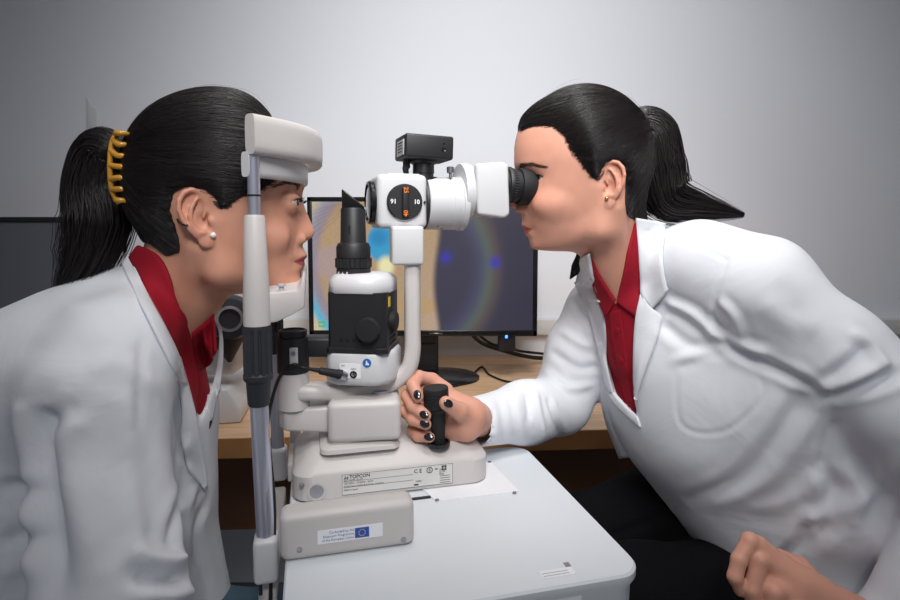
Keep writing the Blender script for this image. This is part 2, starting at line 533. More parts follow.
# sliding plate under the slit lamp base with its screws
pp = [TFi @ PZ(*q, TZ) for q in ((436, 502), (519, 492), (490, 462), (400, 470))]
bm = NB()
A = [bm.verts.new(TF @ Vector((p.x, p.y, .0002))) for p in pp]; B = [bm.verts.new(TF @ Vector((p.x, p.y, .0016))) for p in pp]
bm.faces.new(A); bm.faces.new(B)
for i in range(4): bm.faces.new((A[i], A[(i + 1) % 4], B[(i + 1) % 4], B[i]))
obj('slide_plate', bm, M['label'], table, smooth=False)
for q in ((437, 500), (514.5, 492.5), (489.5, 462)):
    p = PZ(*q, TZ + .0016); bm = NB(); add_lathe(bm, axis(p, (0, 0, 1)), [(.0028, 0), (.0024, .0009), (0, .001)], 16); obj('screw', bm, M['steel'], table)
p = TFi @ PZ(419, 499, TZ); bm = NB(); add_box(bm, TF, (p.x, p.y, .001), (.03, .004, .002)); obj('slot', bm, M['black'], table, smooth=False)
# rail cover in front, carrying the flag sticker
k0, k1 = TFi @ PZ(280, 562, TZ), TFi @ PZ(416, 548, TZ)
kw = k1.x - k0.x; kv = (k0.y + k1.y) / 2
KH = .051
bm = NB(); KF = TF @ Matrix.Translation((k0.x + kw / 2, kv, 0))
add_box(bm, KF, (0, .016, KH / 2), (kw, .032, KH), .009, 5); obj('rail_cover', bm, M['plastic'], table)
rc = table.children[-1]
bm = NB(); add_box(bm, KF, (kw * .010, -.0003, KH * .46), (kw * .48, .0006, .0145)); obj('sticker', bm, M['label'], rc, smooth=False)
bm = NB(); add_box(bm, KF, (kw * .095, -.0008, KH * .46), (kw * .105, .0005, .0108)); obj('flag', bm, M['flag_blue'], rc, smooth=False)
bm = NB()
for k in range(12):
    t_ = 2 * PI * k / 12
    add_lathe(bm, axis(KF @ Vector((kw * .095 + .0034 * math.cos(t_), -.001, KH * .46 + .0034 * math.sin(t_))), KF.to_3x3() @ Vector((0, -1, 0))), [(.0005, 0), (.0005, .0003), (0, .0003)], 8)
obj('flag_stars', bm, M['star'], rc)
bm = NB()
for k, s in enumerate(('Co-funded by the', 'Erasmus+ Programme', 'of the European Union')):
    text_bm(bm, KF @ Matrix.Translation((kw * .036, -.0007, KH * .46 + .004 - .004 * k)), s, .0036, .00005, 'RIGHT')
obj('sticker_print', bm, M['ink_blue'], rc, smooth=False)
for sx, sz in ((-.36, .25), (.41, .17)):
    bm = NB(); add_lathe(bm, axis(KF @ Vector((kw * sx, .0, KH * sz)), KF.to_3x3() @ Vector((0, -1, 0))), [(.0032, -.0005), (.003, .0006), (.0012, .0004), (0, -.0002)], 20); obj('cover_screw', bm, M['steel'], rc)
# left end post of the rail
q = TFi @ PZ(290, 463, TZ)
bm = NB(); add_box(bm, TF, (q.x + .008, q.y - .015, .013), (.018, .10, .026), .003); add_box(bm, TF, (q.x + .008, q.y + .02, .03), (.016, .02, .06), .003); obj('rail_end', bm, M['plastic'], table)

# ------------------------------------------------------------------ chin rest with forehead band
YN = .60
pn = P(256.5, 300, YN); pz_ = lambda py: P(256, py, YN).z
FV = .255
CF = frame((pn.x, pn.y, 0), TY)
chin = thing('chin_rest', 'white chin and forehead rest on chrome poles at the table end', 'chin rest', (pn.x, pn.y, TZ))
for v in (0, FV):
    A = CF @ Vector((0, v, 0)); ax = axis((A.x, A.y, 0), (0, 0, 1))
    bm = NB(); add_lathe(bm, ax, [(.0066, pz_(400)), (.0066, pz_(148))], 32); obj('upper_pole', bm, M['chrome'], chin)
    bm = NB(); add_lathe(bm, ax, [(.0070, pz_(196.5)), (.0070, pz_(194.5))], 32); obj('pole_ring', bm, M['black'], chin)
    lean = Vector((.008, 0, 0))
    bm = NB(); add_tube(bm, [Vector((A.x, A.y, pz_(400))), Vector((A.x, A.y, pz_(540))) + lean * .5], .0098, 32); obj('lower_pole', bm, M['chrome'], chin)
    bm = NB(); add_lathe(bm, ax, [(.0, pz_(326)), (.0142, pz_(326)), (.0140, pz_(300)), (.0108, pz_(217)), (.0098, pz_(215)), (.0, pz_(215))], 40); obj('sleeve', bm, M['plastic'], chin)
    bm = NB(); add_gear(bm, ax, .0135, .0152, pz_(379), pz_(327), 12); add_lathe(bm, ax, [(.0145, pz_(380)), (.0158, pz_(378)), (.0158, pz_(374)), (.0138, pz_(372))], 40)
    add_lathe(bm, ax, [(.0105, pz_(405)), (.0118, pz_(403)), (.0132, pz_(379)), (.0138, pz_(377))], 40); add_lathe(bm, ax, [(.0138, pz_(331)), (.015, pz_(329)), (.0145, pz_(325)), (.012, pz_(324.5))], 40)
    obj('height_grip', bm, M['grip'], chin)
    bm = NB(); add_box(bm, frame((A.x + .004, A.y, (pz_(534) + pz_(578)) / 2), TY), (0, 0, 0), (.026, .03, pz_(534) - pz_(578)), .006, 4); obj('pole_socket', bm, M['plastic_white'], chin)
bm = NB(); add_box(bm, CF, (.004, FV / 2, pz_(600)), (.02, FV, .025), .004); obj('lower_bracket', bm, M['plastic'], chin)
bm = NB(); A = CF @ Vector((-.001, -.002, 0)); add_tube(bm, [Vector((A.x + .001, A.y - .009, pz_(577))), Vector((A.x + .001, A.y - .009, pz_(588)))], .0022, 10); obj('lock_pin', bm, M['black'], chin)
# forehead band: bowed strip between the poles
def bow(bm, x_end, x_mid, z0, z1, th, v0, v1, n=28, pw=2.3, rnd=.004):
    rings = []
    for i in range(n + 1):
        s = -1 + 2 * i / n
        x = x_end + (x_mid - x_end) * (1 - abs(s) ** pw); y = v0 + (v1 - v0) * i / n
        rings.append((x, y))
    sec = []
    hz, ht = (z1 - z0) / 2, th / 2
    for k in range(24):
        t = 2 * PI * k / 24
        q = 5.0
        cx, cz = math.cos(t), math.sin(t)
        f = (abs(cx) ** q + abs(cz) ** q) ** (-1 / q)
        sec.append((cx * f, cz * f))
    R = []
    for i, (x, y) in enumerate(rings):
        xa, ya = rings[max(i - 1, 0)]; xb, yb = rings[min(i + 1, n)]
        tx, ty = xb - xa, yb - ya; l = math.hypot(tx, ty); nx, ny = ty / l, -tx / l
        R.append([bm.verts.new(CF @ Vector((x + nx * a * ht, y + ny * a * ht, (z0 + z1) / 2 + b * hz))) for a, b in sec])
    for A_, B_ in zip(R, R[1:]):
        for k in range(24):
            j = (k + 1) % 24
            bm.faces.new((A_[k], A_[j], B_[j], B_[k]))
    bm.faces.new(R[0]); bm.faces.new(R[-1])
bm = NB(); bow(bm, -.002, .067, pz_(155), pz_(115), .016, -.008, FV + .008); obj('forehead_band', bm, M['plastic'], chin)
bm = NB(); bow(bm, -.008, .050, pz_(177), pz_(152), .012, -.002, FV + .002); obj('forehead_pad', bm, M['plastic_white'], chin)
# chin tray with its arm
YC = .64
def czc(py): return P(280, py, YC).z
bm = NB()
arm = [(.004, czc(318)), (.02, czc(317)), (.036, czc(311)), (.050, czc(304)), (.0515, czc(279)), (.048, czc(275.5)), (.0455, czc(283)), (.042, czc(287)), (.010, czc(289)), (.004, czc(289))]
add_prism(bm, CF, arm, .0, FV, .002, 2); obj('chin_tray', bm, M['plastic'], chin)
for v in (.035, FV - .035):
    bm = NB(); A = CF @ Vector((.026, v - .03, 0)); ax = axis((A.x, A.y, czc(289)), (0, 0, 1)); add_lathe(bm, ax, [(.0028, 0), (.0028, .006), (.0046, .0065), (.0046, .009), (0, .009)], 20); obj('paper_pin', bm, M['plastic_white'], chin)
# ------------------------------------------------------------------ slit lamp
lamp = thing('slit_lamp', 'white slit lamp microscope with joystick and camera on the table', 'slit lamp', PZ(390, 480, TZ))
def part(name, bm, m, parent=None, **k): return obj(name, bm, M[m] if isinstance(m, str) else m, parent or lamp, **k)
# base
b0, b1 = TFi @ PZ(292, 508, TZ), TFi @ PZ(490, 482, TZ)
bx0, bx1, by0 = b0.x, b1.x, (b0.y + b1.y) / 2
BH = .058
bm = NB(); plate(bm, TF, round_poly(bx0, bx1, by0, by0 + .155, .026), [(.002, .002), (0, .004), (.0, .034), (.004, .040), (.02, .054), (.026, BH - .0007), (.034, BH)])
part('base', bm, 'plastic', sharp=35)
base = lamp.children[-1]
bm = NB(); g0 = TFi @ PZ(342, 503, TZ + .006); lw = .112; LF = TF @ Matrix.Translation((bx0 + (bx1 - bx0) * .515, by0, .0205))
add_box(bm, LF, (0, -.0004, 0), (lw * 1.29, .0006, .027)); part('rating_plate', bm, 'label_grey', base, smooth=False)
bm = NB(); LW = lw * 1.29
for dx, dz, w, h in ((0, .0133, LW, .0004), (0, -.0133, LW, .0004), (-LW / 2, 0, .0004, .0266), (LW / 2, 0, .0004, .0266), (-.026, .004, .09, .0003), (-.026, -.0035, .09, .0003)):
    add_box(bm, LF, (dx, -.0008, dz), (w, .0002, h))
text_bm(bm, LF @ Matrix.Translation((-LW / 2 + .009, -.0008, .0095)), 'TOPCON', .0062, .0001, bold=.00012)
add_prism(bm, LF, [(-LW / 2 + .002, .0075), (-LW / 2 + .0045, .0118), (-LW / 2 + .0045, .0075)], -.0009, -.0007); add_prism(bm, LF, [(-LW / 2 + .005, .0075), (-LW / 2 + .0075, .0118), (-LW / 2 + .0075, .0075)], -.0009, -.0007)
for k, s in enumerate(('SLIT LAMP  SL-D7', '100-240V~  50/60Hz   60VA', 'TOPCON CORPORATION  TOKYO', 'Made in Japan')):
    text_bm(bm, LF @ Matrix.Translation((-LW / 2 + .002, -.0008, .0055 - .0042 * k)), s, .0032, .0001)
text_bm(bm, LF @ Matrix.Translation((.020, -.0008, .0075)), 'C E', .0072, .0001, bold=.00008)
text_bm(bm, LF @ Matrix.Translation((.054, -.0008, .0035)), 'SN  D7\n25 VA\nIPX0', .0032, .0001)
text_bm(bm, LF @ Matrix.Translation((.022, -.0008, -.006)), 'WEEE', .0032, .0001)
for k in range(4): add_box(bm, LF, (.062, -.0008, -.002 - k * .003), (.014, .0002, .0006))
for cx in (.041,):
    add_lathe(bm, axis(LF @ Vector((cx, -.0008, .0075)), LF.to_3x3() @ Vector((0, -1, 0))), [(.0042, 0), (.0042, .0002), (.0032, .0002), (.0032, 0)], 24, cap=False)
    text_bm(bm, LF @ Matrix.Translation((cx, -.0009, .0075)), 'S', .0055, .0001, 'CENTER', bold=.0001)
add_box(bm, LF, (.050, -.0008, .008), (.004, .0002, .0014)); add_box(bm, LF, (.0605, -.0008, .0085), (.0065, .0002, .0065)); add_box(bm, LF, (.023, -.0008, -.0103), (.006, .0002, .0018))
part('rating_print', bm, 'ink', base, smooth=False)
bm = NB(); add_box(bm, LF, (.0605, -.001, .0085), (.0045, .0002, .0008)); add_box(bm, LF, (.0605, -.001, .0085), (.0008, .0002, .0045)); part('mark_gap', bm, 'label_grey', base, smooth=False)
bm = NB(); wx = bx0 + (bx1 - bx0) * .115
add_lathe(bm, axis(TF @ Vector((wx, by0 - .0005, .016)), TF.to_3x3() @ Vector((0, -1, 0))), [(.0105, 0), (.0115, .0012), (.009, .0012), (.0085, -.0), (0, -.0)], 32); part('wheel_cover', bm, 'plastic', base)
bm = NB(); add_lathe(bm, axis(TF @ Vector((wx, by0 - .0008, .016)), TF.to_3x3() @ Vector((0, -1, 0))), [(.0088, 0), (.0088, .0006), (0, .0006)], 32); part('wheel_slot', bm, 'steel', base)
bm = NB(); add_lathe(bm, axis(TF @ Vector((bx0 + .012, by0 - .0002, .026)), TF.to_3x3() @ Vector((0, -1, 0))), [(.0035, 0), (.003, .001), (0, .0005)], 20); part('base_screw', bm, 'steel', base)
# pedestal
pc = TFi @ PZ(361, 451, TZ + BH); px_, py_ = pc.x, pc.y + .05
bm = NB(); plate(bm, TF, round_poly(px_ - .048, px_ + .048, py_ - .047, py_ + .047, .012), [(-.004, BH - .001), (-.003, BH + .004), (.004, BH + .008), (.006, BH + .008)]); part('pedestal_flange', bm, 'plastic')
bm = NB(); plate(bm, TF, round_poly(px_ - .042, px_ + .042, py_ - .042, py_ + .042, .012), [(.002, BH), (0, BH + .028)]); part('pedestal', bm, 'plastic')
YB = (TF @ Vector((px_, py_ - .048, 0))).y
zb = lambda py, Y=YB: P(360, py, Y).z
hub_w = S(75, YB)
hz0, hz1 = zb(443), zb(402)
hc = P(364.5, 420, YB)
HF = frame((hc.x, hc.y, 0), 8)
bm = NB(); add_box(bm, HF, (0, .048, (hz0 + hz1) / 2), (hub_w, .096, hz1 - hz0), .009, 5); part('swing_hub', bm, 'plastic')
bm = NB(); add_lathe(bm, axis(HF @ Vector((.022, .042, hz1)), (0, 0, 1)), [(.0125, -.001), (.0125, .003), (.010, .004), (0, .004)], 36); part('hub_cap', bm, 'chrome')
# lower swing arm reaching left to the column
cw = P(294, 400, YB + .02); colr = S(16, YB + .01)
hl = HF.inverted() @ cw
bm = NB(); z0, z1 = zb(433), zb(411)
pl = [(-hub_w / 2 + .01, .02), (hl.x - .01, hl.y - colr + .006), (hl.x - colr, hl.y), (hl.x - colr * .7, hl.y + colr * .8), (hl.x, hl.y + colr), (-hub_w / 2 + .01, .085)]
A = [bm.verts.new(HF @ Vector((x, y, z0 if i not in (0, 5) else z0 - .006))) for i, (x, y) in enumerate(pl)]; B = [bm.verts.new(HF @ Vector((x, y, z1 if i not in (0, 5) else z1 + .0))) for i, (x, y) in enumerate(pl)]
bm.faces.new(A); bm.faces.new(B)
for i in range(6): bm.faces.new((A[i], A[(i + 1) % 6], B[(i + 1) % 6], B[i]))
bmesh.ops.recalc_face_normals(bm, faces=bm.faces[:]); bmesh.ops.bevel(bm, geom=bm.edges[:], offset=.004, segments=3, profile=.5, affect='EDGES'); part('lower_arm', bm, 'plastic')
ax = axis((cw.x, cw.y, 0), (0, 0, 1))
bm = NB(); add_lathe(bm, ax, [(colr * .9, zb(413)), (colr, zb(412)), (colr, zb(378)), (colr * .95, zb(375)), (0, zb(375))], 44); part('column', bm, 'plastic')
bm = NB(); add_lathe(bm, ax, [(colr * .98, zb(375.5)), (colr * 1.0, zb(374)), (colr, zb(342)), (colr * .96, zb(340)), (colr * .84, zb(340)), (colr * .84, zb(338)), (colr * .9, zb(338)), (colr * .9, zb(333)), (colr * .80, zb(332.5)), (colr * .74, zb(334)), (0, zb(335))], 44)
part('filter_barrel', bm, 'black')
BF = frame((cw.x, cw.y, 0), 2)
bm = NB(); add_box(bm, BF, (.030, .012, (zb(341) + zb(361)) / 2), (.05, .03, zb(341) - zb(361)), .004); part('barrel_arm', bm, 'black')
bm = NB(); cl = BF @ Vector((.006, -colr - .0006, 0)); add_box(bm, frame((cl.x, cl.y, (zb(349) + zb(363)) / 2), 2), (0, 0, 0), (.0105, .003, zb(349) - zb(366)), .0012); part('cable_clip', bm, 'plastic_white')
bm = NB(); add_lathe(bm, axis((cl.x, cl.y - .0018, zb(353)), (0, -1, 0)), [(.003, 0), (.0026, .0012), (0, .001)], 18); part('clip_screw', bm, 'steel')
# upper arm: wide curved casting sweeping right and up to the microscope
def sec_tube(bm, path, wa, wb, q=3.2, seg=28, up=(0, 1, 0)):
    n = len(path); R = []
    for i, p in enumerate(path):
        t = (path[min(i + 1, n - 1)] - path[max(i - 1, 0)]).normalized(); b = Vector(up); b = (b - t * b.dot(t)).normalized(); a = t.cross(b)
        ring = []
        for k in range(seg):
            th = 2 * PI * k / seg; c_, s_ = math.cos(th), math.sin(th); f = (abs(c_) ** q + abs(s_) ** q) ** (-1 / q)
            ring.append(bm.verts.new(p + a * (c_ * f * wa[i]) + b * (s_ * f * wb[i])))
        R.append(ring)
    for A_, B_ in zip(R, R[1:]):
        for k in range(seg): bm.faces.new((A_[k], A_[(k + 1) % seg], B_[(k + 1) % seg], B_[k]))
    bm.faces.new(R[0]); bm.faces.new(R[-1])
YA = YB + .055
ctl = [(P(296, 392, cw.y), .011), (P(315, 391, cw.y + .0), .0105), (P(345, 391, YA - .01), .0108), (P(372, 388, YA), .0112), (P(394, 381, YA), .0112), (P(408, 369, YA), .0112), (P(412.5, 352, YA), .0110), (P(412.5, 330, YA), .0110), (P(412.5, 300, YA), .0110), (P(412.5, 255, YA), .0110)]
path = catmull([c for c, _ in ctl], 6); ws = np.interp(np.linspace(0, len(ctl) - 1, len(path)), range(len(ctl)), [w for _, w in ctl])
bm = NB(); sec_tube(bm, path, list(ws), [.017] * len(path)); part('upper_arm', bm, 'plastic')
bm = NB(); wblk = S(32, YA - .02); bz0, bz1 = P(0, 265, YA - .02).z, P(0, 226, YA - .02).z
bc = P(405, 245, YA - .02); add_box(bm, frame((bc.x, bc.y + .02, (bz0 + bz1) / 2), 10), (0, 0, 0), (wblk, .05, bz1 - bz0), .004, 3); part('arm_block', bm, 'plastic_white')
# illumination tower
YT = .715; TWY = -8
tz = lambda py: P(0, py, YT).z
tc = P(360, 330, YT); tw = S(61, YT)
UF = frame((tc.x, tc.y + .034, 0), TWY)
def tower(z0, z1, w, d, lv, c=.006):
    bm = NB()
    pl = [(-w / 2 + c, -d / 2), (w / 2 - c * 1.6, -d / 2), (w / 2, -d / 2 + c * 1.6), (w / 2, d / 2 - c), (w / 2 - c, d / 2), (-w / 2 + c, d / 2), (-w / 2, d / 2 - c), (-w / 2, -d / 2 + c)]
    plate(bm, UF, pl, lv); return bm
w0 = S(70, YT)
part('tower_foot', tower(0, 0, w0, .074, [(.006, tz(386.5)), (.001, tz(384)), (0, tz(380)), (0, tz(356)), (.002, tz(353)), (.004, tz(352.5))], .012), 'plastic_white', sharp=50)
part('lamp_house', tower(0, 0, tw, .068, [(-.002, tz(353.5)), (-.002, tz(349)), (0, tz(348)), (0, tz(293))], .004), 'black', sharp=30)
part('tower_cap', tower(0, 0, tw + .002, .07, [(0, tz(294)), (-.0008, tz(293)), (0, tz(281)), (.006, tz(276)), (.012, tz(274.5))], .012), 'plastic_white', sharp=50)
house = lamp.children[-2]; foot = lamp.children[-3]
fy = -.034
def upt(px, py, dy=0):                                    # a point on the tower's front face
    d = ray(px, py); o = Vector((0, 0, CAMZ)); q = UF @ Vector((0, fy + dy, 0)); n = UF.to_3x3() @ Vector((0, 1, 0))
    return o + d * ((q - o).dot(n) / d.dot(n))
nf = UF.to_3x3() @ Vector((0, -1, 0)); nr = UF.to_3x3() @ Vector((1, 0, 0))
bm = NB(); add_lathe(bm, axis(upt(369, 329), nf), [(.0148, -.001), (.0158, .002), (.0158, .008), (.0145, .0105), (0, .011)], 40); part('slit_knob', bm, 'black_soft', house)
bm = NB()
for k in range(4): add_lathe(bm, axis(upt(341 + k * 6.6, 340.5), nf), [(.0023, -.0005), (.0023, .0004), (0, .0004)], 16)
part('vent_holes', bm, mat('vent_dark', (6, 6, 7), .8), house)
rp = UF @ Vector((tw / 2, -.004, tz(324))); bm = NB(); add_lathe(bm, axis(rp, nr), [(.013, -.001), (.013, .006), (.011, .008), (0, .008)], 36); part('width_knob', bm, 'black_soft', house)
bm = NB(); rp = UF @ Vector((tw / 2 + .0003, -.015, tz(303))); add_box(bm, frame((rp.x, rp.y, rp.z), TWY), (0, 0, 0), (.0006, .009, .013)); part('warning_sticker', bm, 'yellow', house, smooth=False)
bm = NB()
for k in range(3): add_box(bm, frame(UF @ Vector((tw / 2, .0, tz(336 + k * 5))), TWY), (0, 0, 0), (.0012, .03, .0025))
part('side_vents', bm, mat('vent_dark', (6, 6, 7), .8), house, smooth=False)
# sockets, plug and mark on the foot
def fpt(px, py): return upt(px, py, -.0032)
bm = NB(); add_lathe(bm, axis(fpt(367, 363), nf), [(.0056, -.001), (.0056, .0006), (0, .0006)], 32); part('action_mark', bm, 'cyan_blue', foot)
bm = NB()
mk = Matrix.Translation(fpt(367, 363) + nf * .0008) @ UF.to_3x3().to_4x4()
add_prism(bm, mk, [(-.0022, -.0028), (.0028, -.0028), (.0028, -.0005), (.0006, .0004), (.0004, .003), (-.0012, .003), (-.0012, .0002)], -.0002, .0002); part('action_mark_print', bm, 'mark_white', foot, smooth=False)
bm = NB(); add_box(bm, Matrix.Translation(fpt(350, 371)) @ UF.to_3x3().to_4x4(), (0, 0, 0), (.028, .0008, .019)); part('socket_plate', bm, 'label', foot, smooth=False)
bm = NB(); text_bm(bm, Matrix.Translation(fpt(341, 365.5) + nf * .0006) @ UF.to_3x3().to_4x4(), '12V', .0032, .0001); text_bm(bm, Matrix.Translation(fpt(351, 369) + nf * .0006) @ UF.to_3x3().to_4x4(), 'INPUT', .0026, .0001); part('socket_print', bm, 'ink', foot, smooth=False)
bm = NB(); add_lathe(bm, axis(fpt(353.5, 374.5), nf), [(.0048, -.001), (.0048, .0010), (.0036, .0012), (.003, .0004), (0, .0004)], 24); part('power_socket', bm, 'black_gloss', foot)
bm = NB(); a_, b_ = fpt(343, 374) + nf * .004, fpt(316, 367) + nf * .012; add_tube(bm, [a_, a_.lerp(b_, .15), a_.lerp(b_, .2), a_.lerp(b_, .75), a_.lerp(b_, .78), b_], [.0062, .0064, .0056, .0046, .0032, .0026], 18); part('plug', bm, 'black_soft', foot)
bm = NB(); add_tube(bm, [fpt(346, 376.5), a_.lerp(b_, .05)], [.0058, .0064], 20); part('plug_collar', bm, 'steel', foot)
# lens column and slanted mirror
lc = P(353.5, 260, YT + .034); lx = axis((lc.x, lc.y, 0), (0, 0, 1)); lr = lambda px: S(px / 2, YT + .034)
lz = lambda py: P(0, py, YT + .034).z
bm = NB(); add_lathe(bm, lx, [(lr(34), lz(277)), (lr(34), lz(267.5)), (lr(30), lz(267))], 48); add_gear(bm, lx, lr(34.5), lr(36.5), lz(267), lz(258), 24); add_lathe(bm, lx, [(lr(30), lz(258)), (lr(34), lz(257.5)), (lr(34), lz(247)), (lr(30), lz(243)), (lr(26.5), lz(242.5)), (lr(25.5), lz(241)), (lr(24), lz(209)), (lr(22.5), lz(208)), (0, lz(208))], 48)
part('lens_column', bm, 'black'); lensc = lamp.children[-1]
bm = NB()
for k in range(5): text_bm(bm, Matrix.Rotation(.0, 4, 'Z') @ frame((lc.x - lr(30) * .9 + k * lr(9), lc.y - lr(34) * math.cos((k - 2) * .36) - .0004, lz(272))), ('4', '6', '8', '1', 'C')[k], .0052, .0001)
part('scale_print', bm, 'mark_white', lensc, smooth=False)
bm = NB(); add_box(bm, frame((lc.x - .002, lc.y - lr(25), lz(230))), (0, 0, 0), (.002, .001, .011)); part('column_slot', bm, mat('slot_dark', (5, 5, 6), .8), lensc, smooth=False)
MFm = frame((lc.x, lc.y, 0), 6)
bm = NB(); add_prism(bm, MFm, [(-lr(20.5), lz(209)), (lr(22), lz(209)), (lr(22), lz(206.5)), (-lr(18), lz(189.5)), (-lr(20.5), lz(190))], -.010, .010, .0008); part('mirror_head', bm, 'black_gloss')
# microscope
SC = P(399, 203, .80)
QF = frame(SC, 17, 0, 0)
xA = lambda h: axis(QF @ Vector((h, 0, 0)), QF.to_3x3() @ Vector((1, 0, 0)))
bm = NB(); add_box(bm, QF, (-.002, 0, .001), (.070, .070, .074), .008, 4); add_box(bm, QF, (.002, .0, .0375), (.045, .05, .004), .0015); part('magnifier_drum', bm, 'plastic_white')
drum = lamp.children[-1]
fn = QF.to_3x3() @ Vector((0, -1, 0))
bm = NB(); DF = axis(QF @ Vector((0, -.035, 0)), fn); add_lathe(bm, DF, [(.0245, -.0005), (.0245, .004), (.0232, .0055), (0, .0058)], 56)
add_box(bm, QF, (0, -.043, 0), (.010, .006, .040), .0045, 4); part('magnification_dial', bm, 'black', drum)
dial = drum.children[-1]
for tx, tz_, s_, ry_, mt in ((0, .0155, '25', PI / 2, 'orange'), (0, -.0155, '40', -PI / 2, 'orange'), (-.016, .001, '16', PI, 'mark_white'), (.016, 0, '10', 0, 'mark_white')):
    bm = NB(); text_bm(bm, QF @ Matrix.Translation((tx, -.0464 if mt == 'orange' else -.0412, tz_)) @ Matrix.Rotation(ry_, 4, 'Y'), s_, .0085, .0002, 'CENTER', bold=.0002); part('dial_number', bm, mt, dial, smooth=False)
bm = NB(); add_lathe(bm, axis(QF @ Vector((.0285, -.0352, 0)), fn), [(.0018, -.001), (.0018, .0008), (0, .0008)], 14); part('index_dot', bm, 'black', drum)
bm = NB(); add_lathe(bm, xA(-.0365), [(.0245, .001), (.030, .0), (.0305, -.006), (.029, -.0085), (.0255, -.009), (.025, -.006), (0, -.005)], 56); part('objective_ring', bm, 'black_gloss', sharp=30)
bm = NB(); add_lathe(bm, xA(-.0365), [(.0252, -.0062), (.018, -.0082), (.009, -.0092), (0, -.0095)], 56, cap=False); part('objective_lens', bm, 'glass')
bm = NB(); add_lathe(bm, xA(0), [(.037, .0325), (.0375, .034), (.0375, .0365), (.036, .037)], 64); part('dark_ring', bm, 'black')
bm = NB(); add_lathe(bm, xA(0), [(.036, .036), (.0378, .038), (.0378, .072), (.0384, .0725), (.0384, .080), (.0378, .0805), (.0378, .086), (.0395, .0865), (.0395, .094), (.038, .0955), (0, .0955)], 72); part('barrel', bm, 'plastic_white', sharp=25)
bm = NB(); 
for k, a in enumerate((-60, -75, -95)): 
    t_ = math.radians(a); add_box(bm, QF, (.052 + k * .008, -.0379 * math.cos(t_), .0379 * math.sin(t_)), (.0016, .0016, .0016))
part('scale_ticks', bm, 'ink', lamp.children[-1], smooth=False)
# binocular head
bm = NB(); add_lathe(bm, axis(QF @ Vector((.094, .0, .016)), QF.to_3x3() @ Vector((1, 0, 0))), [(.030, -.006), (.0415, -.005), (.0425, -.002), (.0425, .006), (.041, .010), (0, .012)], 64); part('head_flange', bm, 'plastic_white')
bm = NB(); HB = QF @ Matrix.Translation((.115, 0, .018)) @ Matrix.Rotation(math.radians(-3), 4, 'Y') @ Matrix.Rotation(math.radians(-13), 4, 'Z')
add_prism(bm, HB, [(-.004, -.034), (.034, -.041), (.042, -.036), (.043, .033), (.036, .038), (-.004, .037)], -.046, .06, .007, 5); part('binocular_head', bm, 'plastic_white')
for sgn in (-1, 1):
    E = axis(QF @ Vector((.145, sgn * .030, .0265)), QF.to_3x3() @ Matrix.Rotation(math.radians(3), 3, 'Y') @ Vector((1, 0, 0)))
    bm = NB(); add_lathe(bm, E, [(.020, 0), (.0225, .001), (.0225, .004), (.026, .0045), (.0268, .006), (.0268, .010), (.024, .0105), (.024, .020), (.0225, .0205), (.0225, .024)], 56); add_gear(bm, E, .0243, .0252, .0105, .0158, 40, 4); part('eyepiece_tube', bm, 'black')
    bm = NB(); add_lathe(bm, E, [(.022, .024), (.0255, .0245), (.0268, .030), (.0265, .042), (.0250, .046), (.0235, .050), (.019, .050), (.017, .042), (0, .040)], 56); part('eyecup', bm, 'black_soft')
# thumb screw, camera adapter, camera
bm = NB(); T_ = axis(QF @ Vector((.071, -.018, .036)), (0, 0, 1)); add_lathe(bm, T_, [(.0022, 0), (.0022, .006), (.0052, .0065), (.0055, .0145), (.004, .0155), (0, .0155)], 24); part('thumb_screw', bm, 'steel')
A_ = axis(QF @ Vector((.036, 0, .034)), (0, 0, 1))
bm = NB(); add_lathe(bm, A_, [(.020, -.002), (.020, .003), (.0145, .004), (.0145, .008), (.0155, .0085), (.0155, .021), (.017, .0215), (.021, .024), (.021, .030), (0, .030)], 40); part('camera_adapter', bm, mat('gunmetal', (70, 70, 74), .35, metal=.8))
bm = NB(); KFm = QF @ Matrix.Translation((.034, 0, .059)) @ Matrix.Rotation(math.radians(3), 4, 'Z') @ Matrix.Rotation(math.radians(1.5), 4, 'Y')
add_box(bm, KFm, (0.002, 0, .018), (.070, .060, .033), .0035, 3); part('video_camera', bm, 'black')
vc = lamp.children[-1]
bm = NB(); add_box(bm, KFm, (-.0333, -.004, .0165), (.0012, .036, .021), .0002); part('camera_label', bm, mat('silver_label', (190, 190, 192), .4), vc)
bm = NB(); 
for k in range(4): add_box(bm, KFm, (-.0341, -.004, .0235 - .0042 * k), (.0003, .026 - .004 * (k % 2), .0013))
part('camera_label_print', bm, 'ink', vc, smooth=False)
bm = NB(); add_lathe(bm, axis(KFm @ Vector((.022, -.0301, .015)), KFm.to_3x3() @ Vector((0, -1, 0))), [(.0032, -.001), (.0032, .0004), (.0022, .0002), (0, -.001)], 18); add_lathe(bm, axis(KFm @ Vector((.022, -.0301, .0235)), KFm.to_3x3() @ Vector((0, -1, 0))), [(.0013, -.001), (.0013, .0004), (0, .0004)], 12); part('camera_buttons', bm, 'black_gloss', vc)
bm = NB(); add_tube(bm, catmull([KFm @ Vector((-.024, -.004, .006)), KFm @ Vector((-.024, -.004, -.01)), KFm @ Vector((-.022, 0.0, -.032)), QF @ Vector((.004, .01, .037))], 8), [.0052] * 9 + [.003] * 8 + [.0028] * 8, 12); part('camera_plug', bm, 'cable', vc)
bm = NB(); add_tube(bm, catmull([QF @ Vector((.012, .006, .037)), QF @ Vector((.008, .006, .050)), QF @ Vector((.014, .008, .058)), QF @ Vector((.022, .01, .062))], 8), .0016, 8); part('camera_wire', bm, 'cable', vc)
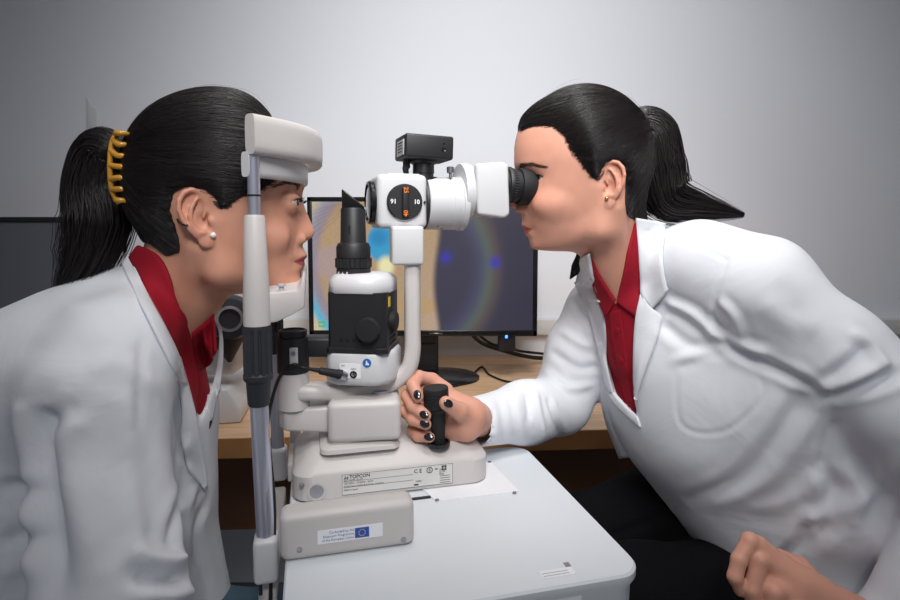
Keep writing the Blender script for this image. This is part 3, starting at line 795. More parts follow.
# joystick
jc = PZ(439, 442, TZ + BH); jt = P(435.5, 387, jc.y)
jd = (jt - Vector((jc.x, jc.y, jc.z))); jl = jd.length; JA = axis(jc, jd)
js = lambda px: S(px / 2, jc.y)
bm = NB(); add_lathe(bm, axis(jc, (0, 0, 1)), [(.0, -.004), (.0148, -.004), (.0152, .001), (.013, .0018), (.012, -.001), (0, -.001)], 40); part('joystick_socket', bm, 'black_gloss')
bm = NB(); add_lathe(bm, JA, [(js(13), -.002), (js(13), jl * .08), (js(16), jl * .46), (js(17.5), jl * .55), (js(25), jl * .63)], 40)
rb = [(js(25.5), jl * .64)]
for k in range(6):
    z = jl * (.67 + .037 * k); rb += [(js(26), z), (js(26), z + jl * .022), (js(25), z + jl * .025), (js(25), z + jl * .035)]
rb += [(js(26), jl * .90), (js(26), jl * .985), (js(24.5), jl * 1.0), (js(20), jl * 1.0), (0, jl * 1.005)]
add_lathe(bm, JA, rb, 44); part('joystick', bm, 'black_soft', sharp=25)
# lead hanging from the tower to below the table
bm = NB(); add_tube(bm, catmull([b_, b_.lerp(a_, -.35) + Vector((0, .002, -.001)), cl + Vector((0, -.003, zb(364))), cl + Vector((-.016, -.004, zb(374))), P(272, 400, .66), P(268, 425, .64), P(270, 455, .63), P(274, 500, .61), P(274, 540, .60), P(271, 580, .60), P(270, 640, .60)], 8), .0022, 10)
tag(obj('power_lead', bm, M['cable']), 'thin black lead hanging from the lamp tower down beside the chrome pole', 'cable')
# ------------------------------------------------------------------ smooth solids sampled on a grid
f32 = np.float32
def sm(e0, e1, t):
    q = np.clip((t - e0) / (e1 - e0), 0, 1)
    return q * q * (3 - 2 * q)
def rotm(rx=0, ry=0, rz=0):
    return np.array(Euler((math.radians(rx), math.radians(ry), math.radians(rz))).to_matrix())
def ell(X, Y, Z, c, r, R=None):
    x, y, z = X - c[0], Y - c[1], Z - c[2]
    if R is not None:                                        # rows of R are the ellipsoid's axes
        x, y, z = R[0][0] * x + R[0][1] * y + R[0][2] * z, R[1][0] * x + R[1][1] * y + R[1][2] * z, R[2][0] * x + R[2][1] * y + R[2][2] * z
    k0 = np.sqrt((x / r[0]) ** 2 + (y / r[1]) ** 2 + (z / r[2]) ** 2)
    k1 = np.sqrt((x / r[0] ** 2) ** 2 + (y / r[1] ** 2) ** 2 + (z / r[2] ** 2) ** 2) + 1e-9
    return k0 * (k0 - 1) / k1
def cap(X, Y, Z, a, b, ra, rb, fl=None):
    """tapered capsule; fl = (axis, s): squash s times along axis"""
    a = np.array(a, float); b = np.array(b, float)
    ab = b - a
    x, y, z = X - a[0], Y - a[1], Z - a[2]
    k = 1.0
    if fl is not None:
        n = np.array(fl[0], float); n /= np.linalg.norm(n)
        g = 1 / fl[1] - 1
        dt = (x * n[0] + y * n[1] + z * n[2]) * g
        x, y, z = x + n[0] * dt, y + n[1] * dt, z + n[2] * dt
        ab = ab + n * (ab @ n) * g
        k = min(1.0, fl[1])
    t = np.clip((x * ab[0] + y * ab[1] + z * ab[2]) / (ab @ ab + 1e-12), 0, 1)
    return (np.sqrt((x - t * ab[0]) ** 2 + (y - t * ab[1]) ** 2 + (z - t * ab[2]) ** 2) - (ra + (rb - ra) * t)) * k
def smin(a, b, k):
    if k <= 0: return np.minimum(a, b)
    h = np.clip(.5 + .5 * (b - a) / k, 0, 1)
    return b + (a - b) * h - k * h * (1 - h)
def smax(a, b, k): return -smin(-a, -b, k)

class Solid:
    def __init__(s, lo, hi, res, warp=None):
        s.lo = np.array(lo, float); s.res = res
        n = np.ceil((np.array(hi) - s.lo) / res).astype(int) + 1
        s.ax = [(s.lo[i] + res * np.arange(n[i])).astype(f32) for i in range(3)]
        s.F = np.full(tuple(n), 1e3, f32)
        s.big = res * 12
    def box(s, lo, hi):
        sl = []
        for i in range(3):
            a = max(0, int(math.floor((lo[i] - s.lo[i]) / s.res))); b = min(len(s.ax[i]), int(math.ceil((hi[i] - s.lo[i]) / s.res)) + 1)
            if b <= a: return None
            sl.append(slice(a, b))
        return tuple(sl)
    def grid(s, sl): return s.ax[0][sl[0]][:, None, None], s.ax[1][sl[1]][None, :, None], s.ax[2][sl[2]][None, None, :]
    def op(s, fn, lo, hi, k=0.0, mode='add'):
        pad = k * 1.2 + s.res * 4
        sl = s.box(np.array(lo) - pad, np.array(hi) + pad)
        if sl is None: return
        d = fn(*s.grid(sl)).astype(f32)
        if mode == 'add': s.F[sl] = smin(s.F[sl], d, k)
        elif mode == 'sub': s.F[sl] = smax(s.F[sl], -d, k)
        elif mode == 'and': s.F[sl] = smax(s.F[sl], d, k)
    def ell(s, c, r, k=0.0, R=None, mode='add'):
        m = max(r); s.op(lambda X, Y, Z: ell(X, Y, Z, c, r, R), np.array(c) - m, np.array(c) + m, k, mode)
    def cap(s, a, b, ra, rb, k=0.0, mode='add', fl=None):
        m = max(ra, rb) * (max(1, fl[1]) if fl else 1); a = np.array(a, float); b = np.array(b, float)
        s.op(lambda X, Y, Z: cap(X, Y, Z, a, b, ra, rb, fl), np.minimum(a, b) - m, np.maximum(a, b) + m, k, mode)
    def chain(s, pts, rs, k=0.0, k0=None, mode='add', fl=None):
        """a run of capsules, joined to each other softly, then joined with k"""
        pts = [np.array(p, float) for p in pts]; m = max(rs) * (max(1, fl[1]) if fl else 1)
        def fn(X, Y, Z):
            d = None
            for i in range(len(pts) - 1):
                e = cap(X, Y, Z, pts[i], pts[i + 1], rs[i], rs[i + 1], fl)
                d = e if d is None else smin(d, e, (k0 if k0 is not None else min(rs) * .6))
            return d
        s.op(fn, np.min(pts, 0) - m, np.max(pts, 0) + m, k, mode)
    def sample(s, p):
        q = (np.asarray(p) - s.lo) / s.res
        n = np.array(s.F.shape)
        q = np.clip(q, 0, n - 1.001); i = q.astype(int); f = q - i
        o = 0
        for dx in (0, 1):
            for dy in (0, 1):
                for dz in (0, 1):
                    w = (f[:, 0] if dx else 1 - f[:, 0]) * (f[:, 1] if dy else 1 - f[:, 1]) * (f[:, 2] if dz else 1 - f[:, 2])
                    o = o + w * s.F[i[:, 0] + dx, i[:, 1] + dy, i[:, 2] + dz]
        return o
    def grad(s, p):
        h = s.res
        g = np.stack([s.sample(p + np.eye(3)[i] * h) - s.sample(p - np.eye(3)[i] * h) for i in range(3)], -1)
        return g / (np.linalg.norm(g, axis=1, keepdims=True) + 1e-9)
    def mesh(s, smooth=2):
        F = s.F; I = F < 0
        nx, ny, nz = F.shape
        cnt = np.zeros((nx - 1, ny - 1, nz - 1), np.int8)
        C = [(a, b, c) for a in (0, 1) for b in (0, 1) for c in (0, 1)]
        for a, b, c in C: cnt += I[a:nx - 1 + a, b:ny - 1 + b, c:nz - 1 + c]
        mk = (cnt > 0) & (cnt < 8)
        ix = np.argwhere(mk)
        v = np.stack([F[ix[:, 0] + a, ix[:, 1] + b, ix[:, 2] + c] for a, b, c in C], 1)
        acc = np.zeros((len(ix), 3)); num = np.zeros(len(ix))
        for i in range(8):
            for j in range(i + 1, 8):
                if sum(abs(C[i][q] - C[j][q]) for q in range(3)) != 1: continue
                cr = (v[:, i] < 0) != (v[:, j] < 0)
                den = v[:, i] - v[:, j]
                t = np.where(cr, v[:, i] / np.where(den == 0, 1, den), 0)
                pt = np.array(C[i])[None] + t[:, None] * (np.array(C[j]) - np.array(C[i]))[None]
                acc += pt * cr[:, None]; num += cr
        V = (ix + acc / num[:, None]) * s.res + s.lo
        vid = np.full(mk.shape, -1, np.int32); vid[mk] = np.arange(len(ix))
        Q = []
        for ax in range(3):
            a, b = (ax + 1) % 3, (ax + 2) % 3
            s0 = [slice(None)] * 3; s1 = [slice(None)] * 3
            s0[ax] = slice(0, -1); s1[ax] = slice(1, None)
            i0 = I[tuple(s0)]; cr = i0 != I[tuple(s1)]
            e = np.argwhere(cr)
            e = e[(e[:, a] > 0) & (e[:, b] > 0) & (e[:, a] < F.shape[a] - 1) & (e[:, b] < F.shape[b] - 1)]
            ins = i0[e[:, 0], e[:, 1], e[:, 2]]
            def at(da, db):
                q = e.copy(); q[:, a] += da; q[:, b] += db
                return vid[q[:, 0], q[:, 1], q[:, 2]]
            f = np.stack([at(-1, -1), at(0, -1), at(0, 0), at(-1, 0)], 1)
            f[~ins] = f[~ins][:, ::-1]
            Q.append(f[(f >= 0).all(1)])
        Q = np.concatenate(Q)
        V = lap(V, Q, smooth)
        return V, Q
def lap(V, Q, it, w=.5):
    for _ in range(it):
        a = np.zeros_like(V); n = np.zeros(len(V))
        for i in range(4):
            p, q = Q[:, i], Q[:, (i + 1) % 4]
            for c in range(3): a[:, c] += np.bincount(p, V[q, c], len(V))
            n += np.bincount(p, minlength=len(V))
            for c in range(3): a[:, c] += np.bincount(q, V[p, c], len(V))
            n += np.bincount(q, minlength=len(V))
        V = V * (1 - w) + w * a / np.maximum(n, 1)[:, None]
    return V
def vnormals(V, Q):
    n = np.cross(V[Q[:, 2]] - V[Q[:, 0]], V[Q[:, 3]] - V[Q[:, 1]])
    o = np.zeros_like(V)
    for i in range(4):
        for c in range(3): o[:, c] += np.bincount(Q[:, i], n[:, c], len(V))
    return o / (np.linalg.norm(o, axis=1, keepdims=True) + 1e-12)
def npmesh(name, V, Q, tint=None):
    me = bpy.data.meshes.new(name)
    V = np.ascontiguousarray(V, f32); Q = np.ascontiguousarray(Q, np.int32)
    k = Q.shape[1]
    me.vertices.add(len(V)); me.vertices.foreach_set('co', V.ravel())
    me.loops.add(Q.size); me.loops.foreach_set('vertex_index', Q.ravel())
    me.polygons.add(len(Q)); me.polygons.foreach_set('loop_start', np.arange(0, Q.size, k, dtype=np.int32))
    me.update(calc_edges=True); me.validate()
    if tint is not None:
        at = me.color_attributes.new('tint', 'FLOAT_COLOR', 'POINT')
        at.data.foreach_set('color', np.concatenate([tint, np.ones((len(V), 1))], 1).astype(f32).ravel())
    return me
def xf(Mx, V):
    A = np.array(Mx); return V @ A[:3, :3].T + A[:3, 3]
def strands_mesh(paths, rad, seg=3, taper=True, root=.35):
    """paths (n, m, 3) -> thin tubes"""
    n, m, _ = paths.shape
    t = np.gradient(paths, axis=1); t /= np.linalg.norm(t, axis=2, keepdims=True) + 1e-12
    u = np.cross(t, np.array([.31, .52, .79])); u /= np.linalg.norm(u, axis=2, keepdims=True) + 1e-12
    w = np.cross(t, u)
    pr = np.ones(m)
    if taper: pr = np.clip(np.minimum(np.linspace(root, 3, m), np.linspace(3, .12, m)), 0, 1)
    rad = np.broadcast_to(np.asarray(rad), (n,))[:, None, None] * pr[None, :, None]
    ring = [paths + rad * (u * math.cos(2 * PI * k / seg) + w * math.sin(2 * PI * k / seg)) for k in range(seg)]
    V = np.stack(ring, 2).reshape(-1, 3)
    base = (np.arange(n)[:, None] * m + np.arange(m - 1)[None]).ravel() * seg
    Q = np.concatenate([np.stack([base + k, base + (k + 1) % seg, base + seg + (k + 1) % seg, base + seg + k], 1) for k in range(seg)])
    return V, Q
def in_poly(poly, X, Z):
    """signed distance to a polygon, negative inside"""
    P_ = np.array(poly, float); d = np.full(np.broadcast(X, Z).shape, 1e9); ins = np.zeros(d.shape, bool)
    for i in range(len(P_)):
        a, b = P_[i], P_[(i + 1) % len(P_)]
        e = b - a; wx, wz = X - a[0], Z - a[1]
        t = np.clip((wx * e[0] + wz * e[1]) / (e @ e + 1e-12), 0, 1)
        d = np.minimum(d, (wx - t * e[0]) ** 2 + (wz - t * e[1]) ** 2)
        c = (a[1] > Z) != (b[1] > Z)
        with np.errstate(divide='ignore', invalid='ignore'):
            xi = a[0] + (Z - a[1]) * e[0] / (e[1] if e[1] else 1e-12)
        ins ^= c & (X < xi)
    d = np.sqrt(d)
    return np.where(ins, -d, d)
# ------------------------------------------------------------------ heads
M['hair'] = mat('black_hair', (30, 24, 25), 0.38, spec=0.5)
M['hair_core'] = mat('black_hair_mass', (20, 17, 18), 0.6)
M['sclera'] = mat('eye_white', (222, 215, 210), 0.15, coat=.5)
M['iris'] = mat('dark_iris', (40, 26, 20), 0.08, coat=1.0)
M['skin'] = attr_mat('skin', 0.46, sss=0.12, bump=0.10, bscale=1400, spec=0.4)
M['pearl'] = mat('pearl', (235, 235, 238), 0.15, coat=1)
M['gold'] = mat('gold_stud', (205, 165, 110), 0.25, metal=.9)

def to_local(HMi, px, py, y0=0.0):
    o = HMi @ Vector((0, 0, CAMZ)); d = (HMi.to_3x3() @ ray(px, py))
    t = (y0 - o.y) / d.y
    q = o + d * t
    return (q.x, q.z)

def build_head(spec):
    HM = spec['HM']; HMi = HM.inverted()
    Lp = lambda pts, y0=0.0: [to_local(HMi, a, b, y0) for a, b in pts]
    prof = sorted(Lp(spec['profile']), key=lambda q: q[1])
    broad = sorted(Lp(spec['broad']), key=lambda q: q[1])
    zp = np.array([q[1] for q in prof]); xp = np.array([q[0] for q in prof])
    zq = np.array([q[1] for q in broad]); xq = np.array([q[0] for q in broad])
    neck = [np.array(HMi @ Vector(p)) for p in spec['neck']]
    res = spec.get('res', .15)
    lo = (-13.5, -9.3, -21); hi = (13.0, 9.3, 16.5)
    S_ = Solid(lo, hi, res)
    xs, ys, zs = S_.ax
    ch = prof[0]                                            # lowest profile point: the chin
    jx, jz = ch[0] - 1.6, ch[1] + 1.2
    g = spec.get('gonion', (0.4, 4.9, -5.6))
    def base(X, Y, Z):
        d = ell(X, Y, Z, *spec.get('cran', ((0, 0, 4.1), (9.3, 7.3, 8.4))))
        A = np.abs(Y)
        d = smin(d, ell(X, Y, Z, (2.7, 0, -1.2), (6.4, 6.1, 7.4)), 1.5)
        d = smin(d, ell(X, Y, Z, (5.2, 0, jz * .52), (3.6, 4.3, 4.6)), 1.5)
        d = smin(d, ell(X, A, Z, (5.8, 4.3, -1.9), (2.3, 1.5, 1.7)), 1.3)
        d = smin(d, cap(X, A, Z, g, (jx, .9, jz), 1.5, 1.35), 1.6)
        d = smin(d, cap(X, A, Z, (g[0] - .2, g[1] + .5, -.5), g, 1.2, 1.5), 1.6)
        d = smin(d, ell(X, Y, Z, ((g[0] + jx) / 2, 0, jz * .72), ((jx - g[0]) / 2 + 1.0, 3.6, 2.2)), 1.2)
        return d
    # the middle line follows the traced profile
    B0 = base(xs[:, None], np.zeros((1, 1)), zs[None, :])
    inn = B0 < 0
    last = np.where(inn.any(0), inn.shape[0] - 1 - np.argmax(inn[::-1], 0), 0)
    a = np.clip(last, 0, len(xs) - 2); col = np.arange(len(zs))
    va, vb = B0[a, col], B0[a + 1, col]
    xb = xs[a] + res * np.clip(va / (va - vb + 1e-9), 0, 1)
    ext = lambda z, x, z0, z1: np.interp(zs, np.concatenate([[z[0] - z0], z, [z[-1] + z1]]), np.concatenate([[0], x, [0]]))
    dB = np.where(inn.any(0), np.clip(np.interp(zs, zq, xq) - xb, -3, 3), 0)
    dB = dB * np.interp(zs, [zq[0] - 1.4, zq[0], zq[-1], zq[-1] + 3.5], [0, 1, 1, 0])
    dN = np.interp(zs, zp, xp) - np.interp(zs, zq, xq)
    dN = dN * np.interp(zs, [zp[0] - .4, zp[0], zp[-1], zp[-1] + .5], [0, 1, 1, 0])
    for arr in (dB,): arr[:] = np.convolve(np.pad(arr, 3, 'edge'), np.ones(7) / 7, 'valid')
    dN = np.convolve(np.pad(dN, 1, 'edge'), [.2, .6, .2], 'valid')
    k_ = spec['keys']                                       # heights of nasion, tip, subnasale, mouth, chin (local z)
    zn, zt, zsn, zm = [Lp([k_[n]])[0][1] for n in ('nasion', 'tip', 'subnasale', 'mouth')]
    xt = Lp([k_['tip']])[0][0]; xm = Lp([k_['mouth']])[0][0]; xsn = Lp([k_['subnasale']])[0][0]
    wN = np.interp(zs, [zm - 2.6, zm - 1.3, zm - .9, zm + .5, zsn - .3, zsn + .15, zt, zt + 1.2, zn - .3, zn + .8, zn + 2.5], [3.2, 2.6, 1.9, 1.8, 1.15, 1.15, 1.2, .95, .8, 1.3, 3.6])
    pw = np.interp(zs, [zm - 1.2, zm - .5, zm + .5, zsn - .2, zsn], [2, 2.6, 2.6, 2.6, 2.0])
    Yb = np.abs(ys)[:, None]
    D = dB[None, :] * np.exp(-(Yb / 5.5) ** 4) + dN[None, :] * np.exp(-(Yb / wN[None, :]) ** pw[None, :])
    near = spec.get('near', -1); ze = Lp([k_['eye']], near * 3.1)[0][1]
    sd = spec.get('socket', .9)
    D = D - sd * np.exp(-((Yb - 3.0) / 1.7) ** 2 - ((zs[None, :] - ze - .1) / 1.15) ** 2)
    D = D + .18 * np.exp(-((Yb - 3.0) / 2.2) ** 2 - ((zs[None, :] - ze - 2.1) / .7) ** 2)
    D = D - .12 * np.exp(-((Yb - 2.4) / .45) ** 2 - ((zs[None, :] - zm) / .55) ** 2)                        # mouth corners
    D = D - .09 * np.exp(-((Yb - (1.9 + .28 * (zt - zs[None, :]))) / .4) ** 2) * sm(zm + .2, zm + 1.5, zs[None, :]) * sm(zt + .5, zt - .6, zs[None, :])   # nose to mouth fold
    D = D - .10 * np.exp(-(Yb / .3) ** 2) * sm(zm + .45, zm + .8, zs[None, :]) * sm(zsn, zsn - .4, zs[None, :])  # philtrum
    X = xs[:, None, None]
    Xw = X - (D[None] * sm(1.5, 6.0, X)).astype(f32)
    S_.F = base(Xw, ys[None, :, None], zs[None, None, :]).astype(f32)
    # nose wings and nostrils
    for sy in (-1, 1):
        S_.ell((xt - 1.75, sy * 1.30, zsn + .55), (.85, .52, .66), .45)
        S_.ell((xt - 1.15, sy * .60, zsn - .02), (.62, .30, .42), .15, mode='sub')
    # neck
    ra, rb = spec.get('neck_r', (5.4, 6.0))
    S_.chain([neck[0], neck[1], neck[2]], [ra, (ra + rb) / 2, rb], 2.6, 2.0)
    for sy in (-1, 1):
        p0 = np.array((-1.8, sy * 5.6, -3.0)); p1 = neck[2] + np.array((rb * .75, sy * 1.6, 0))
        S_.cap(p0, p1, .7, .8, 2.2)
    # eyes: lids over a ball, cut open
    xe = Lp([k_['cornea']], near * 3.1)[0][0] - 1.2
    ey = spec.get('eye_y', 3.1)
    up0, lo0, hw = spec.get('lids', (15, 13, 40))
    for sy in (-1, 1):
        c = (xe, sy * ey, ze)
        S_.ell(c, (1.34, 1.34, 1.30), .45)
        S_.ell((xe + .1, sy * ey, ze + .62), (1.24, 1.35, .55), .25)
        def opening(X, Y, Z):
            x, y, z = X - c[0], (Y - c[1]) * sy, Z - c[2]
            r = np.sqrt(x * x + y * y + z * z) + 1e-6
            az = np.degrees(np.arctan2(y, x)) - spec.get('turn', 11); el = np.degrees(np.arcsin(np.clip(z / r, -1, 1))) - az * .08
            q = np.clip(1 - (az / hw) ** 2, -1, 1)
            d = np.maximum(el - up0 * q, -lo0 * q - el) * (PI / 180) * r
            return np.maximum(d, np.maximum(r - 2.0, .2 - x))
        S_.op(opening, np.array(c) - 2.1, np.array(c) + 2.1, .03, 'sub')
    S_.F0 = S_.F.copy()
    # ears
    for sy in (-1, 1):
        eo = np.array(spec.get('ear', (-.9, 6.75, .1))); es = spec.get('ear_s', 1.0); tl = math.radians(spec.get('ear_tilt', -10)); fl = math.radians(18)
        ea = np.array((math.cos(tl), 0, math.sin(-tl) * -1)); ea = np.array((math.cos(tl), 0, -math.sin(tl) * -1))
        ebv = np.array((math.sin(tl), 0, math.cos(tl))); ea = np.array((math.cos(tl), 0, -math.sin(tl)))
        en = np.array((0, 1, 0.))
        ea2 = ea * math.cos(fl) - en * math.sin(fl); en2 = en * math.cos(fl) + ea * math.sin(fl)
        def E(a, b, c_):
            q = eo + (ea2 * a + ebv * b + en2 * c_) * es
            return np.array((q[0], q[1] * sy, q[2]))
        R = np.array([ea2, ebv, en2]); R = R * np.array([1, sy, 1])[None]
        S_.ell(E(.35, 0, -.45), (1.1 * es, 2.0 * es, .7 * es), .5, R)
        S_.ell(E(-.15, .35, .05), (1.5 * es, 2.5 * es, .26 * es), .25, R)
        S_.ell(E(.0, -2.35, .12), (.82 * es, .85 * es, .30 * es), .3, R)
        S_.ell(E(-.35, .9, .34), (.95 * es, 1.6 * es, .26 * es), .2, R, 'sub')
        S_.ell(E(.22, -.45, .38), (.78 * es, 1.05 * es, .62 * es), .2, R, 'sub')
        hx = [(.35, -.05, .12), (.75, .75, .22), (.98, 1.6, .36), (.72, 2.45, .44), (.05, 2.9, .46), (-.75, 2.75, .48), (-1.4, 2.1, .5), (-1.68, 1.2, .48), (-1.58, .1, .42), (-1.2, -.95, .34), (-.75, -1.8, .24)]
        S_.chain([E(*q) for q in hx], [.17 * es, .2 * es, .24 * es, .26 * es, .27 * es, .27 * es, .27 * es, .26 * es, .24 * es, .24 * es, .24 * es], .10, .1)
        ah = [(-.55, -1.5, .3), (-.92, -.6, .42), (-.88, .3, .48), (-.55, 1.1, .46), (.0, 1.75, .40), (.45, 2.1, .34)]
        S_.chain([E(*q) for q in ah], [.26 * es, .24 * es, .24 * es, .24 * es, .22 * es, .16 * es], .18, .1)
        S_.ell(E(.92, -.55, .30), (.34 * es, .52 * es, .3 * es), .25, R)
        S_.ell(E(-.15, -1.52, .32), (.42 * es, .28 * es, .26 * es), .25, R)
    V, Q = S_.mesh(2)
    # keep the part above the collar cut
    # skin tint
    sk = L3(spec['skin']); lip = L3(spec['lip'])
    tint = np.tile(sk, (len(V), 1))
    y, z, x = V[:, 1], V[:, 2], V[:, 0]
    fx = sm(xm - 2.6, xm - 1.4, x)
    mh_ = 2.35
    edge = np.clip(1 - (np.abs(y) / mh_) ** 2, 0, 1)
    upz = zm + spec.get('lip_up', .62) * edge ** .8 - .12 * np.exp(-(y / .35) ** 2); loz = zm - spec.get('lip_lo', .8) * edge ** .8
    lm = sm(-.10, .10, np.minimum(upz - z, z - loz)) * fx * (np.abs(y) < mh_)
    tint = tint * (1 - lm[:, None]) + lip * lm[:, None]
    seam = np.exp(-((z - zm) / .09) ** 2) * lm
    tint *= (1 - .55 * seam)[:, None]
    red = .5 * np.exp(-((np.abs(y) - 4) / 1.8) ** 2 - ((z - ze + 3) / 1.8) ** 2) * sm(2, 6, x) + .5 * np.exp(-((x - xt) / 1.0) ** 2 - ((z - zt) / 1.0) ** 2) + .45 * sm(6.6, 7.4, np.abs(y)) * (x < 1.5) * (x > -4)
    tint *= 1 + red[:, None] * np.array([.03, -.10, -.10])
    mott = np.sin(x * 2.1 + np.sin(y * 1.7)) * np.sin(z * 1.9 + np.sin(x * 1.3)) * .025
    tint *= 1 + mott[:, None]
    surf = S_
    return dict(near=near, V=V, Q=Q, tint=tint, S=S_, xe=xe, ze=ze, ey=ey, xt=xt, zt=zt, zm=zm, zn=zn, HM=HM, HMi=HMi, Lp=Lp, hw=hw, up0=up0, lo0=lo0)

def finish_head(H, root, spec):
    """eyes, brows, lashes as children"""
    HM = H['HM']; S_ = H['S']
    for sy in (-1, 1):
        c = np.array((H['xe'], sy * H['ey'], H['ze']))
        bm = bmesh.new(); gz = Vector(spec.get('gaze', (1, 0, 0))).normalized()
        A = axis(Vector(c), gz)
        R = 1.22; prof = [(R * math.sin(t), R * math.cos(t) + (.10 * math.exp(-(t / .42) ** 4))) for t in np.linspace(PI, 0, 40)]
        prof[0] = (0, -R); prof[-1] = (0, prof[-1][1])
        add_lathe(bm, HM @ A, prof, 40, cap=False)
        for f in bm.faces:
            d = (HM.inverted() @ f.calc_center_median() - Vector(c)).normalized().angle(gz)
            f.material_index = 1 if d < math.radians(27.5) else 0
        obj('eye', bm, [M['sclera'], M['iris']], root, sharp=180)
        # lashes
        P0 = []
        for az in np.linspace(-36, 46, 22):
            q = 1 - ((az) / H['hw']) ** 2; el = H['up0'] * q + (az + 4) * .08
            a_, e_ = math.radians(az + 11), math.radians(el)
            d = np.array((math.cos(a_) * math.cos(e_), sy * math.sin(a_) * math.cos(e_), math.sin(e_)))
            for jj in range(2):
                p = c + d * 1.33; L_ = .48 + .2 * RNG.random(); o = d * .85 + np.array((.25, sy * .25 * az / 30, .0)) + RNG.normal(0, .08, 3)
                t = np.linspace(0, 1, 6)[:, None]
                P0.append(p + o * t * L_ + np.array((0, 0, .42)) * (t ** 2) * L_ - np.array((0, 0, .22)) * t * L_)
        V, Q = strands_mesh(np.array(P0), .022)
        link('eyelash', npmesh('eyelash', xf(HM, V), Q), M['hair_core'], root)
        V, Q = brow(H, sy, spec); link('eyebrow', npmesh('eyebrow', xf(HM, V), Q), M['brow'], root)
M['brow'] = mat('eyebrow_hair', (84, 60, 50), 0.7)

def surf_x(S_, y, z, x0=12.5):
    x = np.full(len(y), x0)
    for _ in range(60):
        d = S_.sample(np.stack([x, y, z], 1)); x = x - np.clip(d, 0, .3) * .7
    return x
def brow(H, sy, spec):
    pts = spec.get('brow', ((1.9, 1.75), (2.6, 2.25), (3.8, 2.35), (5.0, 1.75)))
    P0 = []
    n = 120
    for i in range(n):
        t = RNG.random(); u = t * (len(pts) - 1); k = min(int(u), len(pts) - 2); f = u - k
        y = pts[k][0] * (1 - f) + pts[k + 1][0] * f; z = pts[k][1] * (1 - f) + pts[k + 1][1] * f
        th = .38 * (1 - .65 * t); z += RNG.uniform(-th, th) * .9
        ang = math.radians(55 * (1 - t) ** 2 + 8 - 30 * t * t) + RNG.normal(0, .15)
        L_ = .75 * (1 - .3 * t); s = np.linspace(0, 1, 6)
        yy = y + s * L_ * math.cos(ang); zz = H['ze'] + z + s * L_ * math.sin(ang) * .6
        xx = surf_x(H['S'], yy * sy, zz) + .02 + .07 * np.sin(s * PI)
        P0.append(np.stack([xx, yy * sy, zz], 1))
    return strands_mesh(np.array(P0), .026)

def hair_cap(H, poly_px, y0, grow, lo=(-13.5, -9.4, -9), hi=(11, 9.4, 16.5), extra=None, res=.17, edge=.5, yp=-6.5):
    """hair mass: the skull grown outward, cut along the hairline seen from the side"""
    poly = H['Lp'](poly_px, H['near'] * 6.3)
    T = H['S']; G = Solid(T.lo, [a[-1] - 1e-3 for a in T.ax], T.res)
    G.F = np.full(T.F.shape, 1e3, f32); lo = T.lo; hi = [a[-1] for a in T.ax]
    G.op(lambda X, Y, Z: ell(X, Y, Z, (grow[0], 0, grow[1]), grow[2:5]), lo, hi)
    pd = in_poly(poly, G.ax[0][:, None], G.ax[2][None, :]).astype(f32)
    pd3 = np.broadcast_to(pd[:, None, :], G.F.shape)
    G.F = smin(G.F, T.F0 - .26, .6)
    G.F = smax(G.F, T.F0 - (.14 + 1.5 * (1 - np.exp(np.minimum(pd3, 0) / 3.2))), .3)
    G.F = smax(G.F, pd3, .2).astype(f32)
    U = Solid(T.lo, [a[-1] - 1e-3 for a in T.ax], T.res); U.F = np.minimum(G.F, T.F0)
    return G, U, poly
def comb(G, starts, tie, steps=30, step=.35, lift=.1, pl=None):
    """strands that follow the hair surface towards the tie"""
    p = np.array(starts, float); out = []
    off = RNG.uniform(-.03, lift, len(p))
    tg = tie[None] + RNG.normal(0, .9, (len(p), 3)) * np.array([.3, 1, 1])
    was = np.zeros(len(p), bool); dead = np.zeros(len(p), bool)
    for k in range(steps):
        if pl is not None:
            q = in_poly(pl, p[:, 0], p[:, 2]); dead |= ((was & (q > .1)) | (q > .5) | ((q > .05) & (k > 3))) & (np.abs(p[:, 1]) > 2); was |= q < -.1
        n = G.grad(p); d = G.sample(p)
        p = p - n * (d - off)[:, None] * .8 * ~dead[:, None]
        out.append(p.copy())
        v = tg - p; L_ = np.linalg.norm(v, axis=1, keepdims=True)
        v = v - n * (v * n).sum(1, keepdims=True) * sm(1.0, 3.0, L_)
        v /= np.linalg.norm(v, axis=1, keepdims=True) + 1e-9
        p = p + v * np.minimum(step, L_ * .6) * ~dead[:, None] + v * 1e-4
    return np.stack(out, 1)
def bundle(guide, radii, n, r, twist=.0, frizz=.0, m=None, flat=1.0, endspread=0.0):
    """strands running along a guide path inside a tapering round section"""
    g = np.array(catmull(guide, 8)); m = len(g)
    rr = np.interp(np.linspace(0, len(radii) - 1, m), range(len(radii)), radii)
    t = np.gradient(g, axis=0); t /= np.linalg.norm(t, axis=1, keepdims=True)
    u = np.cross(t, np.array([0, 1., .15])); u /= np.linalg.norm(u, axis=1, keepdims=True); w = np.cross(t, u)
    a = RNG.uniform(0, 2 * PI, n); q = np.sqrt(RNG.random(n)) ** .6
    q = np.where(RNG.random(n) < .6, .85 + .15 * RNG.random(n), q)
    tt = np.linspace(0, 1, m)
    A = a[:, None] + twist * tt[None] + .35 * np.sin(tt[None] * 3 + RNG.uniform(0, 6, n)[:, None]) 
    ph = RNG.uniform(0, 6.28, (n, 1)); qq = q[:, None] * (1 + frizz * np.sin(tt[None] * 9 + ph))
    qq = qq * (1 + endspread * RNG.normal(0, 1, (n, 1)) * tt[None] ** 3)
    paths = g[None] + (u[None] * np.cos(A)[..., None] + w[None] * (np.sin(A) * flat)[..., None]) * (qq * rr[None])[..., None]
    return paths
